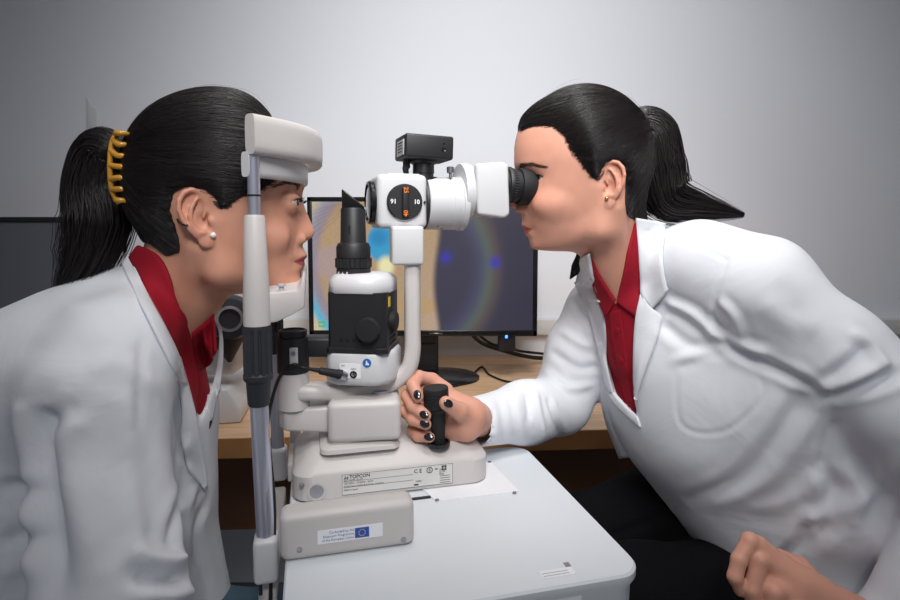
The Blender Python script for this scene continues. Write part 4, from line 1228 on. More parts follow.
# ------------------------------------------------------------------ the two people: heads and hair
def head_matrix(c, yaw, pitch, s):
    return Matrix.Translation(c) @ Matrix.Rotation(math.radians(yaw), 4, 'Z') @ Matrix.Rotation(math.radians(pitch), 4, 'Y') @ Matrix.Scale(.01 * s, 4)
e1 = P(209, 220, .632)
HM1 = head_matrix(Vector((-.2838, .704, e1.z)), 11, 0, 1.08)
spec1 = dict(cran=((0, 0, 4.3), (9.4, 7.4, 9.5)), HM=HM1, res=.15, skin=(206, 150, 126), lip=(168, 78, 84),
    profile=[(298, 152), (301.5, 161), (303.5, 171), (304.8, 179), (304.5, 186), (302.6, 193), (302.6, 198), (304.3, 205), (307.5, 213.5), (311.2, 222), (314.2, 229), (314.9, 232.5), (313, 237), (307.5, 240.2), (303.4, 243), (302.9, 247), (305.2, 251), (307.6, 255), (307.2, 257.6), (303.6, 259.9), (304.8, 263), (304.6, 267), (300.8, 271), (299.6, 276), (299.8, 281), (298, 287)],
    broad=[(298, 152), (303, 172), (303.4, 184), (301.6, 194), (301, 204), (300.5, 216), (300.5, 230), (300.5, 243), (300.8, 256), (300, 268), (299, 276), (299, 281), (297.4, 287)],
    keys=dict(nasion=(302.5, 196), tip=(314.9, 232), subnasale=(303, 243), mouth=(304, 259.9), eye=(293, 203), cornea=(298, 203)),
    neck=[P(200, 235, .70), P(180, 285, .705), P(152, 345, .72)], neck_r=(4.7, 4.8), ear=(-1.0, 6.9, .2), ear_s=1.02, ear_tilt=-14, lids=(15, 13, 54), socket=.75, eye_y=3.1,
    brow=((2.0, 1.75), (2.8, 2.15), (4.0, 2.25), (5.2, 1.75)), gonion=(.6, 5.0, -5.4))
H1 = build_head(spec1)
e2 = P(603, 185, .765)
HM2 = head_matrix(Vector((.2155, .841, e2.z)), 175, 4, 1.06)
spec2 = dict(near=1, HM=HM2, res=.15, skin=(214, 156, 134), lip=(190, 92, 92),
    profile=[(523, 122), (518.3, 130), (515.6, 138), (514.2, 148), (513.9, 158), (514.3, 165), (516, 171), (516.3, 176), (514.3, 183), (511.3, 191), (508.6, 198), (508.2, 201.5), (510.2, 205.6), (514.5, 209), (519.8, 213), (521.6, 217), (521.6, 221), (521, 225.5), (524.2, 229.3), (524.6, 232.5), (526.6, 235.6), (530.4, 238), (530.8, 242), (533.6, 247)],
    broad=[(523, 122), (516, 138), (514.2, 154), (516.6, 168), (519, 180), (520.8, 195), (521.8, 210), (523.5, 220), (527, 231), (530.2, 238), (530.6, 242), (533.6, 247)],
    keys=dict(nasion=(516.3, 175), tip=(508.2, 201), subnasale=(520, 213), mouth=(524.2, 229.3), eye=(538, 178.5), cornea=(537.5, 178)),
    neck=[P(606, 210, .845), P(618, 255, .86), P(638, 320, .875)], neck_r=(4.8, 4.4), ear=(-1.0, 6.45, .1), ear_s=.98, ear_tilt=-8, lids=(14, 12, 60), socket=1.0, eye_y=3.1,
    turn=15, cran=((.9, 0, 4.0), (8.4, 7.1, 9.2)), brow=((1.9, 1.5), (2.7, 1.85), (3.9, 1.9), (5.0, 1.3)), gonion=(.3, 4.7, -5.6))
H2 = build_head(spec2)
def pt_local(H, px, py, Y): return np.array(H['HMi'] @ P(px, py, Y))
def hairdo(H, root, poly, grow, tie_px, n, pony, pr, npony, r_, hl=(0, 8), nh=2200, seed_z=None, edge=1.1, twist=.4):
    G, U, pl = hair_cap(H, poly, 0, grow, edge=edge)
    tie = np.array([*(lambda q: (q[0], 0, q[1]))(H['Lp']([tie_px])[0])])
    V, Q = G.mesh(2)
    # shallow comb grooves run towards the tie
    d = V - tie; ang = np.arctan2(d[:, 1], np.hypot(d[:, 0], 0) * np.sign(-d[:, 0] + 1e-6) * 0 + d[:, 2])
    N = vnormals(V, Q)
    V = V + N * (.05 * np.sin(ang * 60 + d[:, 0] * .3) + .04 * np.sin(ang * 23 + 1))[:, None]
    out = np.linalg.norm((V - np.array((grow[0], 0, grow[1]))) / np.array(grow[2:5]), axis=1) > -1
    hair = link('hair', npmesh('hair', xf(H['HM'], V), Q), M['hair_core'], root)
    idx = np.where(U.sample(V + N * .25) > .05)[0]
    pdv = in_poly(pl, V[idx, 0], V[idx, 2]); pw_ = 1 + 3.5 * (pdv > -2.5); st_ = V[RNG.choice(idx, n, p=pw_ / pw_.sum())]
    # fine hair starting on the skin along the hairline
    pl = np.array(pl); k = RNG.integers(hl[0], hl[1], nh); f = RNG.random((nh, 1)); q = pl[k] * (1 - f) + pl[k + 1] * f
    q = q + RNG.normal(0, .24, q.shape); sy = RNG.choice([-1, 1], nh); y = sy * 9.0
    for _ in range(50): y = y - sy * np.clip(U.sample(np.stack([q[:, 0], y, q[:, 1]], 1)), -.1, .35) * .8
    ok = np.abs(y) > .6
    st_ = np.concatenate([st_, np.stack([q[:, 0], y, q[:, 1]], 1)[ok]]); n = len(st_)
    paths = comb(U, st_, tie, steps=34, step=.36, lift=.13, pl=pl)
    SV, SQ = strands_mesh(paths, RNG.uniform(.018, .034, n), root=.8)
    link('hair_strands', npmesh('hair_strands', xf(H['HM'], SV), SQ), M['hair'], hair)
    # loose wisps along the outline
    st2 = V[RNG.choice(idx, 60)]
    w_ = comb(U, st2, tie, steps=16, step=.5, lift=.2, pl=pl)
    n2 = U.grad(w_[:, 0]); tt = np.linspace(0, 1, w_.shape[1])[None, :, None]
    w_ = w_ + n2[:, None] * np.sin(tt * PI) * RNG.uniform(.05, .35, (60, 1, 1)) + RNG.normal(0, .4, (60, 1, 3)) * tt ** 2
    WV, WQ = strands_mesh(w_, .012)
    link('hair_wisps', npmesh('hair_wisps', xf(H['HM'], WV), WQ), M['hair'], hair)
    # ponytail: a core with strands around it
    g = catmull(pony, 8); rr = list(np.interp(np.linspace(0, len(pr) - 1, len(g)), range(len(pr)), pr))
    bm = NB(); add_tube(bm, g, [max(.0012, q * .86) for q in rr], 20); pt = obj('ponytail', bm, M['hair_core'], root, sharp=180)
    pa = bundle(pony, pr, npony, r_, twist=twist, frizz=.05, endspread=.5)
    PV, PQ = strands_mesh(pa, RNG.uniform(.7, 1.2, npony) * r_)
    link('ponytail_strands', npmesh('ponytail_strands', PV, PQ), M['hair'], pt)
    return hair, pt, G

def make_person(H, spec, label, extra=()):
    V = [xf(H['HM'], H['V'])]; Q = [H['Q']]; T = [H['tint']]
    for v, q in extra:
        Q.append(q + sum(len(a) for a in V)); V.append(v); T.append(np.tile(L3(spec['skin']), (len(v), 1)))
    V = np.concatenate(V); Q = np.concatenate(Q); T = np.concatenate(T)
    o = link('person', npmesh('person', V, Q, T), M['skin'])
    tag(o, label, 'person')
    finish_head(H, o, spec)
    return o
# ------------------------------------------------------------------ bodies and clothes
def pix(X, Y, Z):
    """photograph pixel of world points"""
    z = Z - CAMZ; c, s = math.cos(PITCH), math.sin(PITCH)
    dep = Y * c - z * s; up = Y * s + z * c
    return CPX + FPX * X / dep, CPY - FPX * up / dep
def bvh_of(*vq):
    V = []; Q = []; n = 0
    for v, q in vq: V.append(v); Q.append(q + n); n += len(v)
    return BVHTree.FromPolygons(np.concatenate(V).tolist(), np.concatenate(Q).tolist())
CAM = Vector((0, 0, CAMZ))
def shoot(bv, px, py):
    d = ray(px, py).normalized()
    h = bv.ray_cast(CAM, d)
    return h[0], h[1]
def patch(name, bv, A, B, m, parent, off=.004, thick=.003, ns=36, nt=8, relax=3, bulge=0.0, fallback=None, lift=None):
    """cloth strip between two traced edges, laid over what is beneath and given thickness"""
    def rs(p):
        p = np.array([(q[0], q[1]) for q in p], float)
        c = np.array([tuple(v) for v in catmull([(a, b, 0) for a, b in p], 12)])[:, :2]
        L_ = np.concatenate([[0], np.cumsum(np.linalg.norm(np.diff(c, axis=0), axis=1))])
        t = np.linspace(0, L_[-1], ns)
        return np.stack([np.interp(t, L_, c[:, 0]), np.interp(t, L_, c[:, 1])], 1)
    a, b = rs(A), rs(B)
    Yd = np.full((ns, nt), np.nan); px = np.zeros((ns, nt, 2))
    for i in range(ns):
        for j in range(nt):
            q = a[i] + (b[i] - a[i]) * j / (nt - 1); px[i, j] = q
            h, n = shoot(bv, *q)
            if h is not None: Yd[i, j] = h.y
    if fallback is not None:
        Yd = np.where(np.isnan(Yd), fallback, Yd)
    for _ in range(60):                                      # fill misses from neighbours
        nan = np.isnan(Yd)
        if not nan.any(): break
        pad = np.pad(Yd, 1, 'edge'); st_ = np.stack([pad[:-2, 1:-1], pad[2:, 1:-1], pad[1:-1, :-2], pad[1:-1, 2:]])
        with np.errstate(all='ignore'):
            import warnings; warnings.simplefilter('ignore'); Yd = np.where(nan, np.nanmean(st_, 0), Yd)
    Y0 = Yd.copy()
    for _ in range(relax):
        pad = np.pad(Yd, 1, 'edge'); Yd = (pad[:-2, 1:-1] + pad[2:, 1:-1] + pad[1:-1, :-2] + pad[1:-1, 2:]) / 4
        Yd = np.minimum(Yd, Y0)
    s = np.linspace(0, 1, nt)[None, :]
    Yd = Yd - off - bulge * np.sin(PI * s)
    if lift is not None: Yd = Yd - lift[0] * (1 - s) - lift[1] * s
    V = np.array([[tuple(P(px[i, j, 0], px[i, j, 1], Yd[i, j])) for j in range(nt)] for i in range(ns)]).reshape(-1, 3)
    ii = (np.arange(ns - 1)[:, None] * nt + np.arange(nt - 1)[None]).ravel()
    Q = np.stack([ii, ii + 1, ii + nt + 1, ii + nt], 1)
    N = vnormals(V, Q); 
    tc = np.array(CAM) - V; fl = np.sign((N * tc).sum(1).mean()); N = N * fl
    back = V - N * thick
    n = len(V)
    edge = [(k) for k in range(nt)] ; rim = [i * nt for i in range(ns)], [i * nt + nt - 1 for i in range(ns)], [j for j in range(nt)], [(ns - 1) * nt + j for j in range(nt)]
    QQ = [Q, Q[:, ::-1] + n]
    for r in rim:
        r = np.array(r); QQ.append(np.stack([r[:-1], r[1:], r[1:] + n, r[:-1] + n], 1))
    o = link(name, npmesh(name, np.concatenate([V, back]), np.concatenate(QQ)), m, parent)
    bm = bmesh.new(); bm.from_mesh(o.data); bmesh.ops.recalc_face_normals(bm, faces=bm.faces[:]); bm.to_mesh(o.data); bm.free()
    return o
def folds(V, Q, lst, noise=0.0, nscale=9.0, smooth=1, seed=0):
    """raise creases (amp > 0) and press seams (amp < 0) along lines traced on the cloth"""
    bv = bvh_of((V, Q)); N = vnormals(V, Q); disp = np.zeros(len(V))
    for pl, w, amp in lst:
        pts = []
        for p in catmull([(a, b, 0) for a, b in pl], 10):
            h, n = shoot(bv, p.x, p.y)
            if h is not None: pts.append(tuple(h))
        if len(pts) < 2: continue
        pts = np.array(pts); lo, hi = pts.min(0) - 4 * w, pts.max(0) + 4 * w
        sel = np.where(((V > lo) & (V < hi)).all(1))[0]
        if not len(sel): continue
        dd = np.full(len(sel), 1e9); tb = np.zeros(len(sel))
        for i in range(len(pts) - 1):
            a, e = pts[i], pts[i + 1] - pts[i]
            if np.linalg.norm(e) > .06: continue
            t = np.clip(((V[sel] - a) @ e) / (e @ e + 1e-12), 0, 1)
            d = np.linalg.norm(V[sel] - a - t[:, None] * e, axis=1); k = d < dd
            dd[k] = d[k]; tb[k] = (i + t[k]) / (len(pts) - 1)
        env = np.clip(np.minimum(tb, 1 - tb) * 6 + .25, 0, 1)
        disp[sel] += amp * env * (np.exp(-(dd / w) ** 2) - .35 * np.exp(-((dd - 2.0 * w) / w) ** 2))
    if noise:
        r = np.random.default_rng(seed)
        for k in range(7):
            f = r.normal(0, 1, 3); f = f / np.linalg.norm(f) * nscale * (1 + .35 * k); ph = r.uniform(0, 6.28)
            g = r.normal(0, 1, 3) * nscale * .4
            disp += noise / (1 + .4 * k) * np.sin(V @ f * 2 * PI * .5 + ph + 1.3 * np.sin(V @ g * PI))
    V = V + N * disp[:, None]
    return lap(V, Q, smooth, .4)

M['coat'] = mat('white_lab_coat', (228, 230, 236), 0.85, bump=0.25, bscale=1600, sss=0.0, spec=.2)
def crumple(m):
    nt = m.node_tree; b = nt.nodes['Principled BSDF']; tc = nt.nodes.new('ShaderNodeTexCoord')
    n = nt.nodes.new('ShaderNodeTexNoise'); n.inputs['Scale'].default_value = 9; n.inputs['Detail'].default_value = 5; n.inputs['Roughness'].default_value = .45; n.inputs['Distortion'].default_value = 1.6
    nt.links.new(tc.outputs['Object'], n.inputs['Vector']); bp = nt.nodes.new('ShaderNodeBump'); bp.inputs['Strength'].default_value = .14; bp.inputs['Distance'].default_value = .02
    nt.links.new(n.outputs['Fac'], bp.inputs['Height'])
    old = [l for l in nt.links if l.to_socket == b.inputs['Normal']][0].from_node
    nt.links.new(bp.outputs['Normal'], old.inputs['Normal'])
crumple(M['coat'])
M['red'] = mat('red_polo', (152, 18, 38), 0.8, bump=0.5, bscale=1100, spec=.25)
M['trousers'] = mat('black_trousers', (13, 13, 16), 0.9, bump=0.3, bscale=1200, spec=.12)
M['nail'] = mat('black_nail_polish', (22, 20, 24), 0.18, coat=1)
M['claw'] = mat('amber_claw', (196, 140, 40), 0.3, coat=.6, vary=.2, vscale=40)

def grid_pix(S_):
    X, Y, Z = S_.ax[0][:, None, None], S_.ax[1][None, :, None], S_.ax[2][None, None, :]
    return pix(X, Y, Z)

# ================================================================== the patient, left
ua = math.radians(11); U1 = (math.cos(ua), math.sin(ua), 0)
C1 = Solid((-.86, .36, .42), (-.14, .98, 1.16), .004)
SQ = .68
C1.chain([P(128, 392, .72), P(100, 490, .72), P(85, 640, .72)], [.150, .165, .175], .05, .05, fl=(U1, SQ))
C1.chain([P(30, 430, .73), P(0, 520, .73), P(-20, 650, .73)], [.150, .16, .17], .06, .05, fl=(U1, .75))
C1.chain([P(150, 306, .70), P(78, 340, .70), P(0, 390, .72), P(-60, 430, .72)], [.047, .054, .062, .09], .05, .03)
C1.chain([P(158, 318, .66), P(120, 352, .60), P(98, 392, .56)], [.040, .055, .062], .04, .03)
C1.chain([P(158, 318, .76), P(135, 360, .84), P(120, 410, .90)], [.040, .055, .062], .04, .03)
C1.cap(P(98, 392, .56), P(112, 600, .505), .060, .062, .03)
C1.chain([P(112, 600, .505), P(125, 660, .50), P(230, 690, .55)], [.062, .06, .05], .02, .02)
C1.cap(P(120, 410, .90), P(150, 600, .92), .058, .05, .03)
C1.chain([P(60, 392, .63), P(20, 420, .64), P(0, 520, .65), P(-10, 640, .65)], [.085, .10, .115, .12], .06, .05)
# the coat front hanging below the chest
C1.chain([P(165, 420, .73), P(160, 500, .73), P(182, 600, .74)], [.052, .058, .064], .05, .03)
# open neck: press the cloth in where the polo shows
gx, gy = grid_pix(C1)
op1 = [(128, 240), (150, 240), (200, 300), (216, 316), (221, 330), (216, 380), (199, 420), (181, 362), (165, 325), (146, 292)]
pd = in_poly(op1, gx, gy) * (.70 / FPX)
pd = np.broadcast_to(pd, C1.F.shape).astype(f32)
Fc = C1.F.copy()
C1.F = smax(Fc, -np.maximum(pd, -(Fc + .012)), .005).astype(f32)
V1, Q1 = C1.mesh(2)
fl1 = [([(143, 335), (140, 375), (139, 430)], .005, -.0018), ([(124, 382), (131, 440), (134, 500), (138, 560)], .010, .003), ([(44, 405), (38, 440), (44, 490), (58, 600)], .014, -.014),
       ([(38, 432), (60, 415), (80, 404)], .008, -.004), ([(0, 490), (20, 486), (36, 496)], .007, -.004), ([(0, 520), (20, 512), (38, 518)], .009, .003), ([(0, 545), (22, 537), (42, 543)], .007, -.004), ([(0, 575), (24, 564), (48, 572)], .009, .003),
       ([(132, 548), (160, 562), (184, 560)], .008, .007), ([(135, 575), (165, 578), (184, 575)], .007, -.008), ([(140, 594), (170, 596), (192, 592)], .008, .007), ([(60, 470), (90, 520), (110, 590)], .016, .003), ([(120, 450), (150, 490), (168, 540)], .014, -.003),
       ([(176, 400), (181, 440), (178, 490), (172, 545)], .008, -.008), ([(186, 442), (180, 470), (176, 500)], .006, .005), ([(184, 452), (200, 474)], .005, -.004), ([(196, 480), (186, 520), (190, 560)], .008, .004), ([(205, 500), (195, 540), (210, 590)], .007, -.004),
       ([(60, 300), (100, 330), (130, 350)], .012, .002), ([(20, 345), (60, 350), (100, 365)], .014, -.002), ([(85, 372), (110, 362), (138, 372), (165, 395)], .010, .003)]
V1 = folds(V1, Q1, fl1, noise=.0006, nscale=8, seed=3)
# inner body of the patient
def inner(chains, lo, hi, res=.011):
    B = Solid(lo, hi, res)
    for pts, rs, fl in chains: B.chain(pts, rs, .03, .03, fl=fl)
    return B.mesh(1)
B1 = inner([([P(150, 345, .72), P(125, 400, .72), P(90, 640, .72)], [.05, .10, .12], (U1, .7)), ([P(150, 345, .70), P(105, 400, .57), P(112, 600, .505), P(200, 660, .53)], [.045, .042, .036, .028], None)], (-.6, .42, .5), (-.2, .9, 1.1))
person1 = make_person(H1, spec1, 'person in white coat and red polo resting chin on the chin rest', [B1])
def make_coat(name, V, Q, root): return link(name, npmesh(name, V, Q), M['coat'], root)
coat1 = make_coat('lab_coat', V1, Q1, person1)
# polo shirt showing in the open neck
P1 = Solid(C1.lo, (C1.ax[0][-1] - 1e-4, C1.ax[1][-1] - 1e-4, C1.ax[2][-1] - 1e-4), .004)
P1.F = np.maximum(Fc + .010, pd - .012).astype(f32)
pv1, pq1 = P1.mesh(2); polo1 = link('polo_shirt', npmesh('polo_shirt', pv1, pq1), M['red'], person1)
HV1 = xf(HM1, H1['V'])
bvn1 = bvh_of((HV1, H1['Q']), (V1, Q1), (pv1, pq1))
patch('polo_collar', bvn1, [(136, 246), (152, 252), (165, 268), (177, 300), (190, 333), (194, 350), (200, 380)], [(128, 257), (138, 276), (150, 298), (165, 325), (181, 358), (190, 392), (197, 416)], M['red'], person1, off=.005, thick=.004, relax=6)
patch('polo_collar', bvn1, [(192, 333), (203, 324), (214, 314)], [(196, 372), (208, 366), (215, 350)], M['red'], person1, off=.002, thick=.003, relax=6, ns=20)
patch('coat_collar', bvn1, [(128, 254), (138, 274), (150, 297), (165, 324), (180, 356), (188, 385)], [(121, 263), (130, 282), (143, 306), (158, 334), (172, 362), (181, 384)], M['coat'], person1, off=.007, thick=.004, relax=6)
patch('lapel', bvn1, [(181, 356), (190, 388), (196, 412), (199, 428), (205, 460), (208, 488)], [(178, 366), (182, 395), (182, 420), (181, 440), (190, 468), (205, 490)], M['coat'], person1, off=.006, thick=.004, relax=6)
patch('lapel', bvn1, [(213, 318), (219, 335), (216, 370), (206, 405)], [(217, 316), (222, 340), (221, 375), (213, 420)], M['coat'], person1, off=.003, thick=.004, relax=6, fallback=.74)
hair1, pony1, G1 = hairdo(H1, person1, [(264, 98), (264, 150), (276, 176), (262, 187), (246, 193), (230, 203), (226, 206), (221, 199), (210, 189.5), (190, 186), (176, 192), (170, 208), (174, 228), (179, 246), (176, 254), (160, 257), (142, 246), (100, 240), (40, 220), (40, 40), (290, 40), (290, 90)],
    (-.5, 4.5, 10.3, 8.0, 10.75), (124, 166), 4200, [P(128, 165, .695), P(112, 150, .69), P(98, 152, .69), P(92, 185, .69), P(98, 222, .69), P(86, 262, .685), P(58, 294, .68)], [.014, .022, .026, .030, .034, .024, .004], 900, .0005, hl=(1, 6))
claw = None
for sd, Yc in ((0, .648), (1, .725)):
    sp = [P(117, 133, Yc), P(111.5, 145, Yc - .004 + .008 * sd), P(110, 168, Yc - .006 + .012 * sd), P(112, 190, Yc - .004 + .008 * sd), P(119, 204, Yc)]
    cb = NB(); cs = catmull(sp, 8); add_tube(cb, cs, .0030, 10)
    for k in range(7):
        s0 = cs[int((k + .15) / 6.6 * (len(cs) - 1))]; y_ = 135 + k * 11.2; e_ = 1 if sd == 0 else -1
        add_tube(cb, catmull([s0, P(117 + k % 2, y_ - 2, Yc - .010 * e_), P(125, y_ - 1.5, Yc - .008 * e_), P(133, y_ + 1, Yc + .008 * e_)], 6), [.0033] * 10 + [.0029] * 5 + [.0022] * 4, 10)
    if claw is None: claw = obj('hair_claw', cb, M['claw'], person1)
    else: obj('claw_half', cb, M['claw'], claw)
for px_, py_, rr in ((212.5, 235.5, .0034),):
    h, n = shoot(bvh_of((HV1, H1['Q'])), px_, py_)
    bm = NB(); bmesh.ops.create_uvsphere(bm, u_segments=20, v_segments=12, radius=rr, matrix=Matrix.Translation(h + n * .0022)); obj('ear_stud', bm, M['pearl'], person1)
bve = bvh_of((HV1, H1['Q']))
cf = []
for q in ((177.5, 219), (180, 223), (184, 225), (188.5, 225)):
    h, n = shoot(bve, *q)
    if h is not None: cf.append(h + Vector((0, -.0012, 0)))
if len(cf) > 1:
    bm = NB(); add_tube(bm, catmull(cf, 5), .0010, 8); obj('ear_cuff', bm, M['black_gloss'], person1)
tr = Solid((-.5, .4, .44), (-.05, .95, .82), .006)
tr.chain([P(150, 680, .74), P(215, 642, .735), P(270, 640, .735), P(330, 690, .76)], [.06, .064, .062, .060], .01, .02)
tr.chain([P(90, 660, .80), P(200, 640, .84), P(290, 640, .88)], [.085, .072, .062], .01, .02)
tv, tq = tr.mesh(2); link('trousers', npmesh('trousers', tv, tq), M['navy'], person1)
h, n = shoot(bvn1, 211, 424)
if h is not None:
    bm = NB(); add_box(bm, frame(h + Vector((0.0, -.003, 0)), 0, 20), (0, 0, 0), (.003, .003, .012), .001); obj('pen_clip', bm, M['black'], person1)

# ================================================================== the examiner, right
fa = math.radians(33); F2 = (-math.cos(fa), -math.sin(fa), 0)
C2 = Solid((.02, .50, .40), (.92, 1.16, 1.26), .0036)
C2.chain([P(668, 345, .885), P(694, 400, .88), P(750, 470, .875), P(820, 560, .865), P(870, 660, .85)], [.132, .138, .145, .16, .18], .03, .05, fl=(F2, .74))
C2.chain([P(650, 262, .872), P(700, 264, .81), P(757, 285, .765)], [.046, .056, .064], .04, .04)
C2.chain([P(645, 264, .885), P(625, 290, .95), P(600, 312, 1.0)], [.044, .050, .056], .03, .04)
C2.chain([P(750, 300, .80), P(790, 380, .80), P(830, 480, .80)], [.075, .10, .12], .05, .04)
C2.chain([P(760, 290, .755), P(830, 350, .72), P(902, 412, .68)], [.063, .062, .062], .022, .02)
C2.chain([P(902, 412, .68), P(966, 500, .65), P(930, 590, .63), P(880, 640, .635)], [.062, .055, .046, .042], .02, .02)
C2.chain([P(820, 400, .86), P(880, 480, .87), P(910, 600, .87)], [.11, .13, .15], .06, .05)
C2.chain([P(600, 312, 1.0), P(578, 350, .98), P(560, 404, .945)], [.056, .054, .050], .03, .02)
C2.chain([P(560, 404, .945), P(525, 413, .885), P(480, 421, .822)], [.050, .047, .038], .012, .02)
# skirt of the coat over the thigh
C2.chain([P(752, 500, .84), P(805, 580, .80), P(850, 660, .78)], [.065, .085, .10], .05, .04)
gx, gy = grid_pix(C2)
op2 = [(586, 250), (640, 205), (641, 288), (636, 335), (634, 395), (638, 418), (614, 392), (606, 358), (603, 318), (592, 288)]
pd2 = np.broadcast_to(in_poly(op2, gx, gy) * (.85 / FPX), C2.F.shape).astype(f32)
Fd = C2.F.copy()
C2.F = smax(Fd, -np.maximum(pd2, -(Fd + .012)), .005).astype(f32)
# cuff mouth of the far sleeve and of the near sleeve
C2.cap(P(466, 424, .80), P(484, 421, .828), .033, .031, .004, mode='sub')
V2, Q2 = C2.mesh(2)
fl2 = [([(728, 258), (717, 290), (713, 320)], .004, -.0022), ([(694, 243), (730, 262)], .0025, -.0012), ([(715, 318), (728, 342), (750, 356), (780, 370), (804, 382), (822, 392)], .007, -.007), ([(716, 330), (740, 345), (770, 352)], .007, .005),
       ([(664, 300), (690, 312), (712, 330), (728, 344)], .007, .006), ([(660, 322), (690, 345), (720, 348)], .008, -.004), ([(672, 362), (700, 352), (724, 346)], .006, .003), ([(676, 372), (682, 425), (724, 431), (762, 398), (757, 370)], .0035, -.0011),
       ([(812, 386), (797, 409), (772, 444), (741, 479), (690, 500)], .010, -.005), ([(825, 400), (800, 440), (770, 478), (720, 505)], .013, .004), ([(820, 397), (845, 391), (875, 382), (900, 372)], .007, -.009), ([(826, 392), (850, 384), (880, 366)], .008, .006), ([(872, 344), (850, 362), (828, 380)], .007, -.004),
       ([(850, 330), (872, 345), (888, 370)], .007, .004), ([(823, 465), (835, 493), (825, 521), (802, 554)], .010, -.007), ([(900, 460), (867, 493), (830, 515), (806, 520)], .010, .006), ([(806, 524), (796, 545), (780, 560)], .006, -.006), ([(850, 470), (862, 500), (852, 530)], .009, .005),
       ([(760, 300), (790, 320), (820, 330)], .014, .003), ([(790, 300), (810, 340), (800, 370)], .012, -.002), ([(720, 300), (735, 318), (742, 340)], .006, .004),
       ([(742, 510), (790, 500), (830, 470)], .010, .003), ([(835, 420), (828, 445), (822, 470)], .006, -.004),
       ([(572, 300), (588, 318), (600, 330)], .006, -.004), ([(560, 330), (585, 345), (604, 344)], .006, .004), ([(552, 352), (578, 368), (600, 366)], .006, -.005), ([(545, 372), (566, 388), (594, 384)], .006, .004), ([(548, 396), (556, 420), (560, 440)], .006, -.005), ([(535, 390), (540, 415), (545, 440)], .006, .005), ([(528, 392), (530, 420)], .005, -.004), ([(515, 388), (520, 420), (525, 440)], .007, .003), ([(498, 392), (503, 420), (506, 442)], .007, -.002)]
V2 = folds(V2, Q2, fl2, noise=.0007, nscale=8, seed=5)
# --- hands
def hand_solid(lo, hi): return Solid(lo, hi, .0013)
def to3(l, ys): return [P(a, b, y) for (a, b), y in zip(l, ys)]
JY = jc.y
h1 = hand_solid((-.09, JY - .06, .84), (.10, JY + .10, 1.02))
# palm behind the stick, wrist into the cuff
h1.chain([P(482, 420, .832), P(468, 416, JY + .022), P(452, 408, JY + .030)], [.025, .024, .021], .01, .012)
h1.chain([P(466, 428, JY + .014), P(450, 426, JY + .026), P(434, 420, JY + .032)], [.018, .018, .014], .012, .01)
h1.chain([P(452, 404, JY + .030), P(436, 396, JY + .034), P(428, 412, JY + .034)], [.017, .015, .014], .012, .01)
fing = {'index': ([(446, 390), (432, 380), (418, 377), (413, 385), (418, 397)], [.034, .036, .024, .008, -.008], [.0105, .0098, .0092, .0086, .0076]),
        'middle': ([(440, 400), (420, 390), (408, 396), (413, 406), (425.5, 415.5)], [.036, .034, .018, .000, -.013], [.0108, .0102, .0096, .0090, .0078]),
        'ring': ([(438, 412), (416, 405), (406, 411), (413, 419), (426, 424.5)], [.036, .032, .016, .000, -.012], [.0105, .0098, .0092, .0086, .0074]),
        'little': ([(440, 425), (424, 424), (413, 430), (418, 436), (430, 437.5)], [.034, .028, .014, .001, -.010], [.0095, .0086, .0080, .0076, .0066])}
for nm, (l, d, r) in fing.items():
    pts = to3(l, [JY + q for q in d])
    h1.chain(pts, r, .0035, .003)
tp = to3([(470, 417), (459, 411), (446, 403)], [JY + .010, JY - .010, JY - .0265])
h1.chain(tp, [.0150, .0112, .0092], .006, .005)
hv1, hq1 = h1.mesh(2)
h2 = hand_solid((.18, .52, .66), (.50, .80, .90))
HY = .66
h2.chain([P(868, 618, .64), P(835, 606, .645), P(800, 585, .65)], [.024, .024, .023], .01, .012, fl=((0, .6, .8), .8))
h2.chain([P(812, 592, .65), P(782, 572, .655), P(758, 546, .66)], [.022, .018, .0125], .012, .01)
h2.chain([P(812, 606, .645), P(785, 598, .645), P(765, 585, .645)], [.022, .020, .014], .012, .01)
h2.chain([P(764, 556, .66), P(750, 541, .658), P(739, 560, .650), P(735, 577, .645), P(740, 590, .646)], [.0125, .0102, .0092, .0088, .0074], .004, .003)
h2.chain([P(778, 570, .655), P(760, 560, .648), P(752, 590, .640), P(755, 612, .638), P(760, 626, .64)], [.0125, .0105, .0098, .009, .008], .004, .003)
h2.chain([P(790, 590, .645), P(774, 592, .632), P(772, 618, .626), P(778, 634, .628)], [.013, .0108, .0098, .0085], .004, .003)
h2.chain([P(806, 604, .640), P(795, 612, .622), P(795, 634, .618), P(800, 644, .62)], [.012, .0098, .0088, .0076], .004, .003)
h2.chain([P(820, 588, .665), P(800, 566, .69), P(780, 556, .70)], [.013, .0108, .009], .008, .005)
hv2, hq2 = h2.mesh(2)
B2 = inner([([P(640, 320, .878), P(672, 360, .885), P(738, 470, .875), P(830, 640, .86)], [.05, .095, .11, .12], (F2, .74)), ([P(650, 290, .86), P(757, 300, .775), P(830, 350, .72), P(902, 412, .68), P(966, 500, .65), P(930, 592, .635), P(876, 620, .642)], [.04, .045, .042, .038, .034, .026, .019], None), ([P(640, 300, .90), P(600, 316, 1.0), P(560, 404, .945), P(482, 420, .832)], [.04, .04, .034, .024], None)], (.03, .55, .5), (.75, 1.1, 1.2))
person2 = make_person(H2, spec2, 'person in white coat and red polo looking into the microscope eyepiece', [B2, (hv1, hq1), (hv2, hq2)])
coat2 = make_coat('lab_coat', V2, Q2, person2)
P2 = Solid(C2.lo, (C2.ax[0][-1] - 1e-4, C2.ax[1][-1] - 1e-4, C2.ax[2][-1] - 1e-4), .0036)
P2.chain([P(636, 302, .87), P(648, 350, .88)], [.060, .066], .01)
neckF = P2.F.copy()
P2.F = np.maximum(np.minimum(Fd + .010, neckF), pd2 - .014).astype(f32)
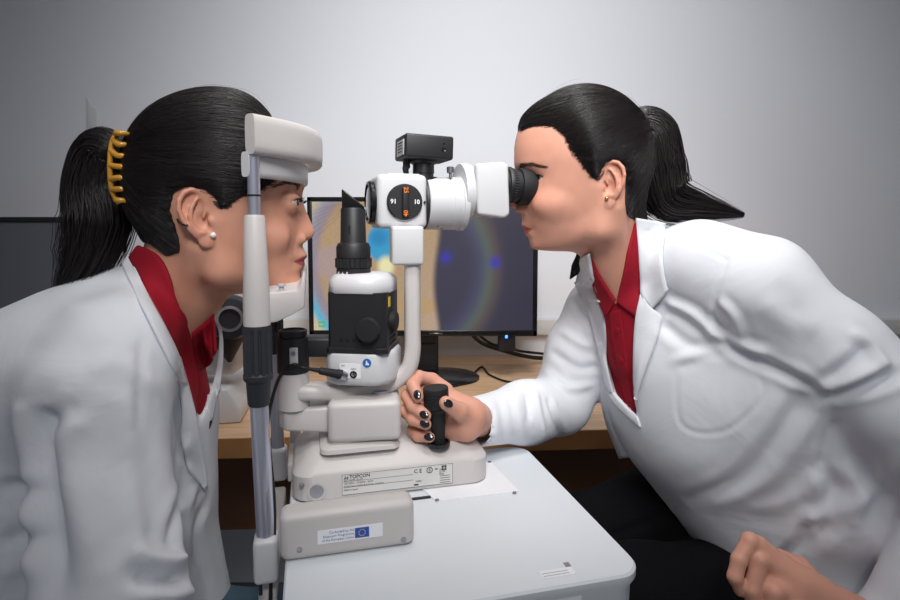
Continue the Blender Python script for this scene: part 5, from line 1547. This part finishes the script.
pv2, pq2 = P2.mesh(2); polo2 = link('polo_shirt', npmesh('polo_shirt', pv2, pq2), M['red'], person2)
HV2 = xf(HM2, H2['V'])
bvn2 = bvh_of((HV2, H2['Q']), (V2, Q2), (pv2, pq2))
bvh2 = bvh_of((hv1, hq1), (hv2, hq2))
patch('polo_collar', bvn2, [(637, 220), (630, 246), (624, 274), (617.5, 297), (617, 303)], [(640, 222), (640, 250), (640, 280), (638, 305), (637, 318)], M['red'], person2, off=.005, thick=.004, relax=5)
patch('polo_collar', bvn2, [(589, 258), (598, 276), (607, 290), (615, 301)], [(588, 262), (592, 285), (599, 304), (605.5, 317)], M['red'], person2, off=.008, thick=.004, relax=5)
patch('placket', bvn2, [(608, 312), (612, 345), (620, 385), (626, 402)], [(620, 310), (625, 345), (630, 385), (634, 404)], M['red'], person2, off=.001, thick=.003, relax=3)
for q in ((617, 330), (621, 360)):
    h, n = shoot(bvn2, *q); bm = NB(); add_lathe(bm, axis(h + Vector((0, -.002, 0)), n), [(.0045, 0), (.0042, .0014), (0, .0012)], 20); obj('button', bm, M['red'], person2)
patch('coat_collar', bvn2, [(637, 218), (639, 250), (640, 280), (641, 296), (651, 311)], [(666, 223), (662, 250), (663, 272), (666, 286), (668, 290)], M['coat'], person2, off=.008, thick=.004, relax=5, bulge=.004)
patch('lapel', bvn2, [(640, 294), (635, 320), (633, 350), (633, 380), (635, 400)], [(652, 309), (662, 318), (655, 345), (645, 372), (636, 400)], M['coat'], person2, off=.006, thick=.004, relax=5, bulge=.003)
patch('coat_collar', bvn2, [(588, 255), (591, 275), (594, 290), (598, 302)], [(580, 258), (577, 275), (576, 288), (588, 301)], M['coat'], person2, off=.006, thick=.004, relax=5, fallback=.95, lift=(.012, .0))
patch('lapel', bvn2, [(595, 296), (603, 318), (606, 350), (608, 370), (614, 392)], [(584, 300), (592, 330), (600, 362), (603, 380), (610, 394)], M['coat'], person2, off=.005, thick=.004, relax=5)
patch('coat_edge', bvn2, [(605, 352), (612, 385), (622, 401), (637, 418)], [(600, 354), (606, 390), (618, 408), (640, 428)], M['coat'], person2, off=.004, thick=.004, relax=6)
# far front panel of the coat hanging open
patch('coat_front', bvn2, [(606, 352), (604, 372), (600, 395), (606, 425), (619, 459)], [(640, 405), (642, 415), (646, 428), (652, 440), (662, 452)], M['coat'], person2, off=-.015, thick=.004, relax=8, fallback=.93)
hair2, pony2, G2 = hairdo(H2, person2, [(516, 112), (521.5, 124), (530, 121), (540, 121), (554, 124), (565, 135), (571, 149), (584, 168), (594, 179), (597, 180), (599, 170), (604, 162), (613, 160), (622, 163), (627, 175), (627, 190), (625, 204), (629, 215), (640, 221), (662, 226), (700, 160), (700, 40), (500, 40), (505, 105)],
    (1.75, 4.3, 10.0, 8.0, 10.15), (640, 122), 4200, [P(632, 130, .845), P(643, 122, .845), P(656, 134, .845), P(660, 165, .845), P(668, 197, .84), P(702, 207, .83), P(744, 215, .82)], [.014, .023, .031, .034, .031, .015, .002], 1000, .0005, twist=-.5, hl=(1, 8))
bm = NB(); add_tube(bm, catmull([P(637, 116, .815), P(641, 122, .815), P(644, 134, .82), P(643, 140, .835)], 6), .004, 10); obj('hair_tie', bm, M['hair_core'], person2)
# a lock of the hair falling on the far side
pa = bundle([P(592, 235, .93), P(584, 255, .94), P(577, 268, .945), P(570, 279, .945)], [.006, .012, .010, .001], 160, .0005); PV, PQ = strands_mesh(pa, .0005); link('hair_lock', npmesh('hair_lock', PV, PQ), M['hair'], person2)
h, n = shoot(bvh_of((HV2, H2['Q'])), 607, 198.5)
bm = NB(); bmesh.ops.create_uvsphere(bm, u_segments=20, v_segments=12, radius=.0028, matrix=Matrix.Translation(h + n * .002)); obj('ear_stud', bm, M['gold'], person2)
# nails
def nail(q, toward, w=.0052, l=.0068):
    h, n = shoot(bvh2, *q)
    if h is None: return
    t = (P(toward[0], toward[1], h.y) - h); t = (t - n * t.dot(n)).normalized(); s_ = n.cross(t)
    m_ = Matrix((s_ * w, t * l, n * .0016)).transposed().to_4x4(); m_.translation = h - n * .0002
    bm = NB(); bmesh.ops.create_uvsphere(bm, u_segments=20, v_segments=12, radius=1.0, matrix=m_); obj('fingernail', bm, M['nail'], person2, sharp=180)
for q, tw in (((417.3, 394.5), (419, 400)), ((424.0, 414.8), (429, 418)), ((424.7, 424), (430, 426)), ((428.8, 437), (434, 438)), ((448.5, 403.6), (441, 400))): nail(q, tw)
# trousers
T2 = Solid((.05, .55, .40), (.75, 1.12, .92), .006)
T2.chain([P(800, 600, .93), P(690, 500, .96), P(585, 540, .95), P(520, 570, .95)], [.10, .088, .072, .066], .01, .03)
T2.chain([P(840, 690, .80), P(720, 610, .80), P(640, 600, .79), P(580, 610, .79)], [.10, .088, .075, .07], .01, .03)
tv2, tq2 = T2.mesh(2); tv2 = folds(tv2, tq2, [([(600, 540), (640, 525), (690, 500)], .006, -.003)], noise=.001, nscale=8); link('trousers', npmesh('trousers', tv2, tq2), M['trousers'], person2)
# ------------------------------------------------------------------ light
def area(name, loc, target, sx, sy, power, col=(1, 1, 1), spread=180):
    l = bpy.data.lights.new(name, 'AREA'); l.shape = 'RECTANGLE'; l.size = sx; l.size_y = sy; l.energy = power; l.color = col; l.spread = math.radians(spread)
    o = bpy.data.objects.new(name, l); COL.objects.link(o); o.location = loc
    o.rotation_euler = (Vector(target) - Vector(loc)).to_track_quat('-Z', 'Y').to_euler(); return o
def spot(name, loc, target, power, ang, blend=1.0, rad=.2, col=(1, 1, 1)):
    l = bpy.data.lights.new(name, 'SPOT'); l.energy = power; l.spot_size = math.radians(ang); l.spot_blend = blend; l.shadow_soft_size = rad; l.color = col
    o = bpy.data.objects.new(name, l); COL.objects.link(o); o.location = loc
    o.rotation_euler = (Vector(target) - Vector(loc)).to_track_quat('-Z', 'Y').to_euler(); return o
w = bpy.data.worlds.new('world'); scene.world = w; w.use_nodes = True
w.node_tree.nodes['Background'].inputs['Color'].default_value = (.86, .90, 1, 1); w.node_tree.nodes['Background'].inputs['Strength'].default_value = .22
area('ceiling_lamp', (0.05, 1.0, 2.66), (0.05, 1.0, 0), .9, .5, 2.8, (1, .98, .95), 120)
spot('vignette_wall_spot', (0.12, .25, 2.45), (0.14, 1.76, 1.22), 82, 98, 1.0, .2)  # added lamp: brightens the wall centre, leaving the corners dark like a vignette
spot('key_spot', (0.12, -.25, 2.0), (0.03, .9, 1.28), 82, 60, 1.0, .28, (1, .985, .965))  # added frontal lamp, cone narrowed so the outer parts darken like a vignette
scene.view_settings.view_transform = 'Standard'; scene.view_settings.look = 'None'
scene.view_settings.exposure = 0.0; scene.view_settings.gamma = 1.0
scene.cycles.use_denoising = True
